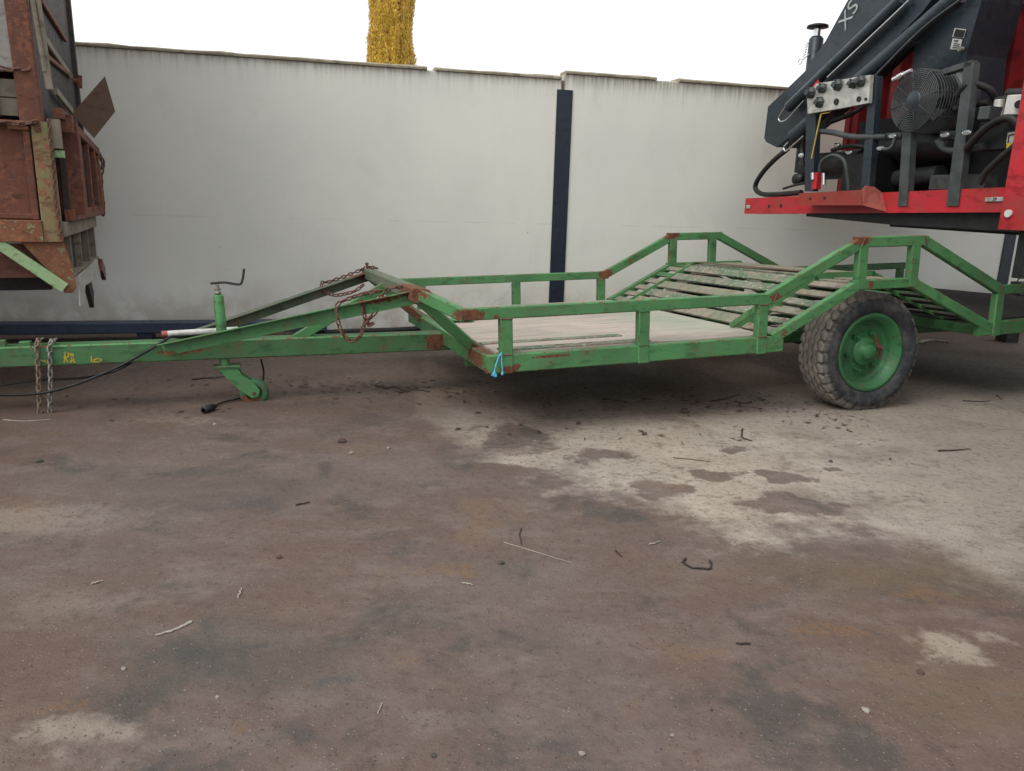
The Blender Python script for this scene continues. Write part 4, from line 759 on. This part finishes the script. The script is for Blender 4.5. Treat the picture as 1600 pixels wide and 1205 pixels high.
# tanks, pipes and hoses under the cooler
for i, (p_, q_, r_) in enumerate((((0.366, 0.300, 1.615), (0.981, 0.300, 1.628), .105), ((1.160, 0.300, 1.502), (1.678, 0.300, 1.534), .06), ((1.172, 0.280, 1.709), (1.808, 0.280, 1.716), .10))):
    m = MB(); m.cyl(p_, q_, r_, n=24); m.build('oil_tank', (MCRB, MCRG, MCRB)[i], ct)
m = MB(); m.box((.72, .45, 1.38), (2.5, .52, 1.95), 0); m.build('back_plate', MCRB, ct); m = MB(); m.box((1.0, .10, 1.40), (1.32, .34, 1.68), .01); m.build('oil_tank', MCRB, ct); m = MB(); m.box((1.75, .14, 1.42), (2.15, .4, 1.52), .01); m.build('valve_block', MCRG, ct)
for pts, r_, mt in (([(0.728, 0.060, 1.860), (0.930, 0.020, 1.834), (1.183, 0.000, 1.785), (1.446, 0.030, 1.769)], .020, MCRG), ([(1.425, 0.050, 1.772), (1.572, 0.050, 1.770)], .024, MCRG), ([(0.123, 0.280, 1.778), (0.032, 0.220, 1.686), (-0.097, 0.200, 1.572), (-0.169, 0.200, 1.465), (-0.068, 0.200, 1.404), (0.216, 0.150, 1.398), (0.571, 0.100, 1.411)], .021, MBLACK), ([(0.879, 0.000, 1.495), (0.901, -0.020, 1.618), (1.006, -0.020, 1.668), (1.128, -0.020, 1.631), (1.164, 0.000, 1.522), (1.172, 0.020, 1.421)], .013, MCRG),
        ([(1.984, 0.000, 1.966), (2.039, 0.000, 2.020), (2.082, 0.050, 2.018), (2.122, 0.100, 1.985), (2.125, 0.150, 1.932)], .020, MBLACK), ([(2.109, 0.000, 1.659), (2.215, -0.020, 1.747), (2.306, -0.020, 1.799), (2.392, -0.020, 1.798), (2.450, 0.000, 1.731)], .022, MBLACK), ([(2.253, -0.020, 1.451), (2.282, -0.020, 1.515), (2.349, -0.020, 1.583), (2.481, -0.020, 1.695)], .018, MBLACK),
        ([(1.802, 0.100, 1.719), (1.929, 0.050, 1.663), (2.066, 0.050, 1.656), (2.192, 0.050, 1.671)], .022, MCRG), ([(1.429, 0.000, 1.695), (1.508, 0.000, 1.687), (1.525, 0.020, 1.719), (1.484, 0.060, 1.785)], .013, MCRG), ([(0.558, 0.100, 1.611), (0.526, 0.100, 1.709), (0.465, 0.150, 1.787), (0.448, 0.200, 1.839)], .014, MBLACK), ([(0.347, 0.100, 1.442), (0.469, 0.100, 1.466), (0.603, 0.100, 1.484)], .010, MBLACK),
        ([(0.821, 0.100, 1.923), (0.988, 0.120, 1.963), (1.015, 0.200, 2.023)], .018, MBLACK), ([(1.867, 0.000, 1.979), (1.883, 0.100, 1.909), (1.994, 0.100, 1.917), (2.122, 0.100, 1.921)], .018, MBLACK), ([(0.859, 0.100, 1.716), (1.051, 0.100, 1.737), (1.217, 0.150, 1.713)], .016, MBLACK)):
    m = MB(); m.tube(smooth_path(pts, 8), r_, 10); m.build('hydraulic_hose', mt, ct)
for p_ in ((1.568, -0.030, 1.762), (1.977, -0.030, 1.742), (2.128, -0.030, 1.743), (1.159, 0.000, 1.683), (0.999, 0.020, 1.741), (0.628, 0.020, 1.686), (1.446, 0.000, 1.694)):
    m = MB(); c_ = V(p_); m.cyl(c_ - V(.02, 0, 0), c_ + V(.02, 0, 0), .016, n=6, smooth=False); m.cyl(c_ - V(.03, 0, 0), c_ + V(.03, 0, 0), .011, n=10); m.build('pipe_fitting', MCHR, ct)
m = MB(); m.bar((0.872, -0.020, 1.550), (0.880, -0.020, 1.430), .05, .05, (1, 0, 0)); m.build('red_valve', MRED, ct)
for p_, q_ in (((0.859, -0.050, 1.549), (0.868, -0.050, 1.499)), ((0.977, -0.050, 1.542), (0.992, -0.050, 1.460))): m = MB(); m.cyl(p_, q_, .014, n=10); m.build('valve_plunger', MCHR, ct)
m = MB(); m.lathe([(-.05, .02), (-.045, .045), (.045, .045), (.05, .02)], (0.475, 0.150, 1.517), (1, 0, 0), 14); m.build('winch_pulley', MCRB, ct)
cpart('red_tag', MRED, ((0.605, 0.080, 2.181), (0.654, 0.080, 2.220), .01, .05))
# filter housings and decal at the right edge
m = MB(); m.cyl((2.240, 0.100, 1.805), (2.229, 0.100, 1.938), .06, n=18); m.build('oil_filter', MCRB, ct); m = MB(); m.cyl((2.239, 0.050, 1.830), (2.237, 0.050, 1.920), .030, n=14); m.build('filter_cap', MALU, ct)
m = MB(); m.bar((2.196, 0.000, 1.845), (2.266, 0.000, 1.842), .1, .07); m.build('valve_block', MCRG, ct); m = MB(); m.bar((2.325, 0.020, 1.878), (2.422, 0.020, 1.872), .06, .105); m.build('junction_box', MLAB, ct)
m = MB(); m.cyl((2.431, -0.040, 1.870), (2.399, 0.000, 1.876), .022, n=12); m.build('box_knob', MCRB, ct); m = MB(); m.cyl((2.238, 0.100, 1.954), (2.383, 0.100, 1.941), .03, n=12); m.build('hose_reel', MCRB, ct)
m = MB(); m.bar((2.123, 0.120, 1.726), (2.364, 0.120, 1.730), .12, .16); m.build('control_box', MCRB, ct); m = MB(); m.bar((2.319, 0.055, 1.706), (2.389, 0.055, 1.708), .004, .062); dc = m.build('load_decal', MLAB, ct)
ribbon([(2.332, 0.050, 1.681), (2.329, 0.050, 1.719), (2.374, 0.050, 1.726)], .006, MCRB, 'decal_print', dc); m = MB(); m.bar((2.324, 0.055, 1.664), (2.373, 0.055, 1.672), .004, .045); m.build('warning_decal', plain('warning_yellow', (.60, .45, .02), .5), ct)
# red corrugated body behind the crane, chassis and rear axle further along the truck
prof = []; A0, A1 = .12, 2.45; nrib = 12
for i in range(nrib):
    a0 = A0 + (A1 - A0) * i / nrib; w_ = (A1 - A0) / nrib; prof += [(a0, .90), (a0 + w_ * .38, .90), (a0 + w_ * .5, 0.975), (a0 + w_ * .88, 0.975)]
prof.append((A1, .90)); m = MB(); k = len(prof)
m.add([(a, b, z) for z in (1.42, 3.6) for a, b in prof], [(i, i + 1, k + i + 1, k + i) for i in range(k - 1)]); m.build('corrugated_end_wall', MCONT, ct)
cpart('body_rail', MCONT, ((A0, .888, 2.655), (A1, .888, 2.655), .03, .03)); cpart('body_post', MCONT, ((A0 - .03, .92, 1.42), (A0 - .03, .92, 3.6), .08, .06, (1, 0, 0))); cpart('body_post', MCONT, ((A1 + .03, .92, 1.42), (A1 + .03, .92, 3.6), .08, .06, (1, 0, 0)))
m = MB(); m.box((A0, .96, 1.42), (A0 + .03, 2.5, 3.6), 0); m.build('body_side', MCONT, ct); m = MB(); m.box((A1 - .03, .96, 1.42), (A1, 2.5, 3.6), 0); m.build('body_side', MCONT, ct); m = MB(); m.box((A0 + .03, .96, 1.40), (A1 - .03, 2.5, 1.46), 0); m.build('body_floor', MCRB, ct); m = MB(); m.box((A0 - .05, .88, 3.6), (A1 + .05, 2.5, 3.65), 0); m.build('shade_roof', MCONT, ct); m = MB(); m.box((2.97, .06, .5), (3.34, .9, 1.35), .01); m.build('shade_locker', MCRB, ct)  # roof and locker are unseen, added to block light
for b_ in (.75, 1.75): cpart('chassis_rail', MCRB, ((.9, b_, 1.27), (6.8, b_, 1.20), .09, .2))
# load bed, wheels and cab: unseen, added past the right edge to shade the trailer
m = MB(); m.box((2.95, .05, 1.36), (4.75, 2.5, 1.46), .01); m.build('unseen_load_bed', MCRB, ct); m = MB(); m.box((2.95, .06, 1.46), (4.75, .11, 2.9), .01); m.box((2.95, 2.44, 1.46), (4.75, 2.49, 2.9), .01); m.build('unseen_bed_side', MRED, ct)
m = MB(); m.prism([(4.9, .08, .95), (4.9, .08, 3.15), (6.2, .08, 3.2), (6.75, .08, 2.1), (6.85, .08, .75), (5.2, .08, .75)], (0, 2.4, 0)); unseen_cab = m.build('unseen_cab', MRED, ct)
for b_ in (.066, 2.483): m = MB(); m.prism([(5.45, b_, 2.0), (5.45, b_, 2.85), (6.1, b_, 2.85), (6.45, b_, 2.0)], (0, .012, 0)); m.build('side_window', MCRB, unseen_cab)
m = MB(); m.prism([(6.79, .25, 2.1), (6.79, 2.3, 2.1), (6.28, 2.3, 3.08), (6.28, .25, 3.08)], (.02, 0, .01)); m.build('windscreen', MCRB, unseen_cab); m = MB(); m.box((6.8, .06, .55), (6.95, 2.5, .85), .03); m.build('bumper', MCRG, unseen_cab)
for a_ in (3.9, 6.0):
    for b_ in (.08, 2.18):
        m = MB(); m.lathe([(0, .25), (0, .45), (.03, .5), (.27, .5), (.3, .45), (.3, .25), (.12, .22), (.12, 0)], (a_, b_, .665), (0, 1, 0), 36); m.build('wheel', MBLACK, ct)
    cpart('axle', MCRB, ((a_, .2, .665), (a_, 2.4, .665), .12, .12))
    for b_ in (.75, 1.75): cpart('spring_hanger', MCRB, ((a_, b_, .66), (a_, b_, 1.18), .08, .3, (1, 0, 0)))
text('39', .026, MCRB, ct, Matrix.Translation((2.36, -.0115, 1.3665)) @ Matrix.Rotation(R(90), 4, 'X'))

# ------------------------------------------------------------------ things beyond the trailer tail
for i, (s0, s1, off, z0, lab) in enumerate(((4.55, 9.0, -.55, 0.0, 'lowest dark steel girder lying beside the wall past the trailer tail'), (4.75, 9.0, -.50, .2, 'upper dark steel girder stacked by the wall past the trailer tail'))):
    gd = empty('steel_girder', Matrix(WM) @ Matrix.Translation((s0, off, z0)), label=lab, cat='girder', group='girders by the wall')
    for z in (0.0, .18): m = MB(); m.box((0, 0, z), (s1 - s0, .2, z + .018), .002); m.build('flange', MDARK, gd)
    m = MB(); m.box((0, .09, .018), (s1 - s0, .11, .18), 0); m.build('web', MDARK, gd)
bx_ = empty('tool_box', Matrix(WM) @ Matrix.Translation((5.93, -.45, .398)), label='small grey box with a wire handle on the girders at the right', cat='box')
m = MB(); m.box((-.11, -.07, 0), (.11, .07, .15), .008); m.build('case', MCRG, bx_); m = MB(); m.tube(smooth_path([(-.1, 0, .15), (-.06, 0, .19), (.06, 0, .19), (.1, 0, .15)], 5), .007, 6); m.build('handle', MBLACK, bx_)
m = MB(); m.bar((5.17, 7.86, 0), (5.17, 7.86, .13), .18, .14, (1, 0, 0), .008); m.build('timber_block', MDARK, label='dark square timber block on the ground behind the trailer tail', cat='block')

# ------------------------------------------------------------------ sticks, stones and litter on the yard
MTWIG = plain('dark_twig', (.045, .032, .026), .85, var=.4, scale=60); MSTRAW = plain('bleached_stick', (.36, .33, .285), .8, var=.3, scale=50); MWIRE = plain('rusty_wire', (.035, .026, .024), .7)
def stick(pts, r, mat, label, cat='stick', r1=None, name='stick', z=None, group='twigs lying on the yard'):
    r *= .78; r1 = r1 and r1 * .78
    p = [V(q[0], q[1], (r if z is None else z)) for q in pts]; random.seed(int(abs(p[0].x) * 1000))
    if len(p) == 2: q = p[0].lerp(p[1], .5); d = (p[1] - p[0]); q += V(-d.y, d.x, 0) * random.uniform(-.08, .08); p = [p[0], q, p[1]]
    sp_ = smooth_path(p, 5); sp_ = [q + V(random.uniform(-1, 1), random.uniform(-1, 1), random.uniform(-.2, .5)) * (r * .75 if 0 < i < len(sp_) - 1 else 0) for i, q in enumerate(sp_)]
    m = MB(); m.tube(sp_, r, 5, r1 or r * .6); return m.build(name, mat, label=label, cat=cat, group=group)
stick([(-1.031, 1.991, 0.000), (-0.989, 2.021, 0.000), (-0.957, 2.068, 0.000)], .004, MSTRAW, 'longest bleached white stick, in the left foreground', r1=.0065)
stick([(-0.869, 2.219, 0.000), (-0.878, 2.281, 0.000)], .0045, MSTRAW, 'short white stick in front of the jockey wheel, upright in the picture')
stick([(0.667, 2.593, 0.000), (0.649, 2.561, 0.000), (0.667, 2.527, 0.000), (0.697, 2.514, 0.000), (0.737, 2.516, 0.000), (0.746, 2.537, 0.000), (0.753, 2.583, 0.000)], .005, MWIRE, 'dark bent iron hook shaped like a wide U in the middle of the yard', 'hook', .005, 'iron_hook', group=None)
stick([(-0.014, 2.689, 0.000), (0.114, 2.610, 0.000), (0.236, 2.535, 0.000)], .0022, MSTRAW, 'long thin pale straw lying in the middle of the yard')
stick([(0.055, 2.823, 0.000), (0.047, 2.751, 0.000), (0.057, 2.672, 0.000)], .0035, MTWIG, 'short dark twig crossing the end of the long thin straw')
stick([(0.548, 2.704, 0.000), (0.593, 2.735, 0.000)], .0045, MSTRAW, 'small white stick just above the bent iron hook')
stick([(1.377, 4.322, 0.000), (1.325, 4.141, 0.000), (1.363, 4.085, 0.000)], .006, MTWIG, 'dark L-shaped twig on the pale concrete before the wheel')
stick([(2.366, 3.996, 0.000), (2.462, 4.016, 0.000), (2.573, 4.048, 0.000)], .007, MTWIG, 'straight dark twig on the pale concrete right of the wheel', r1=.003)
stick([(1.344, 4.955, 0.000), (1.474, 5.038, 0.000), (1.606, 5.178, 0.000)], .007, MTWIG, 'dark twig on the ground just left of the wheel, the upper of two')
stick([(1.513, 4.974, 0.000), (1.552, 4.929, 0.000), (1.606, 4.935, 0.000), (1.636, 5.022, 0.000)], .006, MTWIG, 'hooked dark twig on the ground close to the tyre')
stick([(0.604, 4.922, 0.000), (0.681, 4.913, 0.000), (0.767, 4.857, 0.000)], .008, MTWIG, 'dark twig under the middle post of the trailer side')
stick([(3.178, 5.181, 0.000), (3.370, 5.185, 0.000)], .006, MTWIG, 'dark twig lying behind the wheel at the right')
stick([(3.539, 5.386, 0.000), (3.491, 5.234, 0.000)], .005, MTWIG, 'short slanting twig near the right edge behind the wheel')
m = MB(); bp_ = [V((-0.952, 5.108, 0.010)), V((-0.868, 5.060, 0.006)), V((-0.805, 5.080, 0.012)), V((-0.721, 4.987, 0.006)), V((-0.666, 5.035, 0.009)), V((-0.556, 4.992, 0.005))]
m.tube(bp_, .006, 5, .003)
for k_, (dx_, dy_) in enumerate(((.05, .06), (-.05, .05), (.06, -.04), (-.04, -.06), (.07, .02))): m.tube([bp_[k_], bp_[k_] + V(dx_ * .5, dy_ * .6, .012), bp_[k_] + V(dx_, dy_, .004)], .0035, 4, .0015)
m.build('branch', MTWIG, label='forked dark branch lying under the drawbar before the deck', cat='branch')
stick([(-2.240, 5.142, 0.000), (-2.161, 5.192, 0.000), (-2.046, 5.247, 0.000)], .008, MTWIG, 'dark twig on the ground left of the caster fork')
stick([(-0.901, 2.990, 0.000), (-0.850, 3.022, 0.000)], .005, MTWIG, 'dark twig on bare ground below the jockey wheel, left of centre')
stick([(-0.317, 1.672, 0.000), (-0.313, 1.712, 0.000)], .003, MSTRAW, 'thin straw near the bottom edge of the picture')
stick([(-1.377, 2.278, 0.000), (-1.353, 2.301, 0.000)], .005, MSTRAW, 'short grey stick in the left foreground above the long white stick')
stick([(0.699, 2.036, 0.000), (0.740, 2.038, 0.000)], .004, MTWIG, 'short straight dark twig in the right foreground', r1=.004)
stick([(-0.153, 2.359, 0.000), (-0.113, 2.348, 0.000)], .0035, MSTRAW, 'small pale stick in the centre foreground')
stick([(4.084, 7.557, 0.000), (4.274, 7.660, 0.000), (4.425, 7.612, 0.000)], .022, MSTRAW, 'thick pale stick on the ground seen behind the wheel', r1=.014)
stick([(-2.855, 4.072, 0.000), (-2.722, 4.060, 0.000), (-2.608, 4.111, -0.000)], .004, MSTRAW, 'pale straw lying under the hanging chains')
stick([(0.411, 2.646, 0.000), (0.429, 2.593, 0.000)], .004, MTWIG, 'tiny dark twig left of the bent iron hook')
stick([(0.852, 3.755, 0.000), (1.035, 3.711, 0.000)], .003, MTWIG, 'thin dark twig among the damp patches on the pale concrete')
MST1 = plain('dark_stone', (.065, .058, .054), .85, scale=40); MST2 = plain('pale_stone', (.27, .245, .22), .8, scale=40); MST3 = plain('brown_clod', (.075, .052, .042), .9, scale=40)
def stone(p, r, mat, label, seed, flat=.65):
    random.seed(seed); m = MB(); n1, n2 = 7, 9; vs = []
    for i in range(n1):
        th = math.pi * i / (n1 - 1)
        for j in range(n2):
            ph = 2 * math.pi * j / n2; d = V(math.sin(th) * math.cos(ph), math.sin(th) * math.sin(ph), math.cos(th))
            k = 1 + .45 * noise.noise(d * 1.3 + V(seed * 3.1, 0, 0)); vs.append(V(d.x * k * 1.25, d.y * k, d.z * k * flat) * r)
    m.add(vs, [(i * n2 + j, (i + 1) * n2 + j, (i + 1) * n2 + (j + 1) % n2, i * n2 + (j + 1) % n2) for i in range(n1 - 1) for j in range(n2)])
    o = m.build('stone', mat, label=label, cat='stone', group='loose stones on the yard'); o.location = (p[0], p[1], r * flat * .6); o.rotation_euler = (0, 0, seed * 1.7)
for i, (p, r, mt, lab) in enumerate((((-2.252, 3.424, 0.000), .014, MST1, 'dark stone at the left edge below the hanging chains'), ((-0.021, 2.514, 0.000), .010, MST1, 'dark stone just below the long thin straw'), ((1.967, 4.095, 0.000), .017, MST2, 'white stone on the pale concrete under the wheel'), ((-0.822, 2.509, 0.000), .009, MST3, 'dark brown stone in the centre left of the yard'),
        ((-1.042, 1.827, 0.000), .006, MST2, 'pale pebble below the longest white stick'), ((0.546, 1.725, 0.000), .004, MST1, 'tiny dark pebble low in the right foreground'), ((0.955, 1.741, 0.000), .009, MST2, 'pale stone in the right foreground'), ((0.422, 1.622, 0.000), .005, MST2, 'pale pebble near the bottom edge right of centre'), ((0.192, 1.548, 0.000), .007, MST2, 'whitish pebble at the bottom edge near the centre'),
        ((-0.808, 3.677, 0.000), .012, MST2, 'pale stone before the drawbar beside a brown clod'), ((-0.899, 3.860, 0.000), .020, MST3, 'brown clod before the drawbar'), ((-0.638, 3.776, 0.000), .010, MST2, 'small pale stone between the drawbar and the damp patch'), ((-1.676, 4.104, 0.000), .010, MST2, 'white stone in front of the jockey wheel'), ((1.679, 3.767, 0.000), .010, MST1, 'dark stone on the pale concrete left of the white stone'),
        ((1.107, 4.658, 0.000), .026, MST3, 'flat brown clod on the concrete left of the wheel'), ((0.230, 4.701, 0.000), .028, MST3, 'dark clod on the ground under the trailer side'), ((2.025, 3.838, 0.000), .008, MST1, 'small dark pebble below the wheel'), ((1.189, 1.916, 0.000), .010, MST3, 'brown clod in the right foreground'), ((-0.743, 1.719, 0.000), .005, MST2, 'tiny pale pebble in the left foreground'), ((-0.159, 1.529, 0.000), .006, MST1, 'dark pebble at the bottom edge left of centre'))):
    stone(p, r, mt, lab, i + 1)
# fine grit nobody could count
random.seed(21); m = MB()
for i in range(5200):
    y = 1.2 + 5.5 * random.random() ** 1.6; x = random.uniform(-.95, .9) * (y * .85 + .2)
    if noise.noise((x * 1.4, y * 1.4, 2)) < random.uniform(-.5, .25): continue
    r = random.choice((.0012, .0016, .002, .002, .0026, .0036)) * (.8 + .12 * y); a = random.uniform(0, 6.28); q = random.uniform(.6, 1.5)
    vs = [V(math.cos(a + k * 2.094) * r * (q if k == 0 else 1), math.sin(a + k * 2.094) * r, 0) + V(x, y, 0) for k in range(3)] + [V(x, y, r * random.uniform(.7, 1.2))]
    m.add(vs, [(0, 1, 3), (1, 2, 3), (2, 0, 3)])
m.build('grit', plain('grit', (.17, .145, .125), .9, var=.6, scale=30), kind='stuff', label='fine grit scattered over the yard')

# dry leaf and twig litter that gathers under the drawbar, round the wheel and along the wall
random.seed(33); m = MB()
for cx, cy, rx, ry, n_ in ((-1.35, 5.1, .7, .25, 170), (-.55, 5.0, .5, .3, 90), (1.3, 5.0, .9, .25, 160), (2.0, 4.6, .3, .25, 50), (-1.5, 7.0, 1.6, .15, 160), (2.5, 8.0, 2.5, .15, 120), (.9, 4.2, .8, .4, 50), (-2.2, 4.6, .8, .4, 60)):
    for i in range(n_):
        x = random.gauss(cx, rx * .6); y = random.gauss(cy, ry * .6); a = random.uniform(0, 6.28); L = random.uniform(.008, .035); w_ = L * random.choice((.12, .15, .4)); u_ = V(math.cos(a), math.sin(a), 0); q_ = V(-u_.y, u_.x, 0)
        p = V(x, y, random.uniform(.003, .010)); h_ = random.uniform(.0, .006)
        m.add([p - u_ * L, p + q_ * w_ + V(0, 0, h_), p + u_ * L, p - q_ * w_ + V(0, 0, h_)], [(0, 3, 2, 1)])
m.build('leaf_litter', plain('dead_leaf', (.075, .048, .033), .9, var=.5, scale=20), kind='stuff', label='dry leaf and twig litter on the yard')
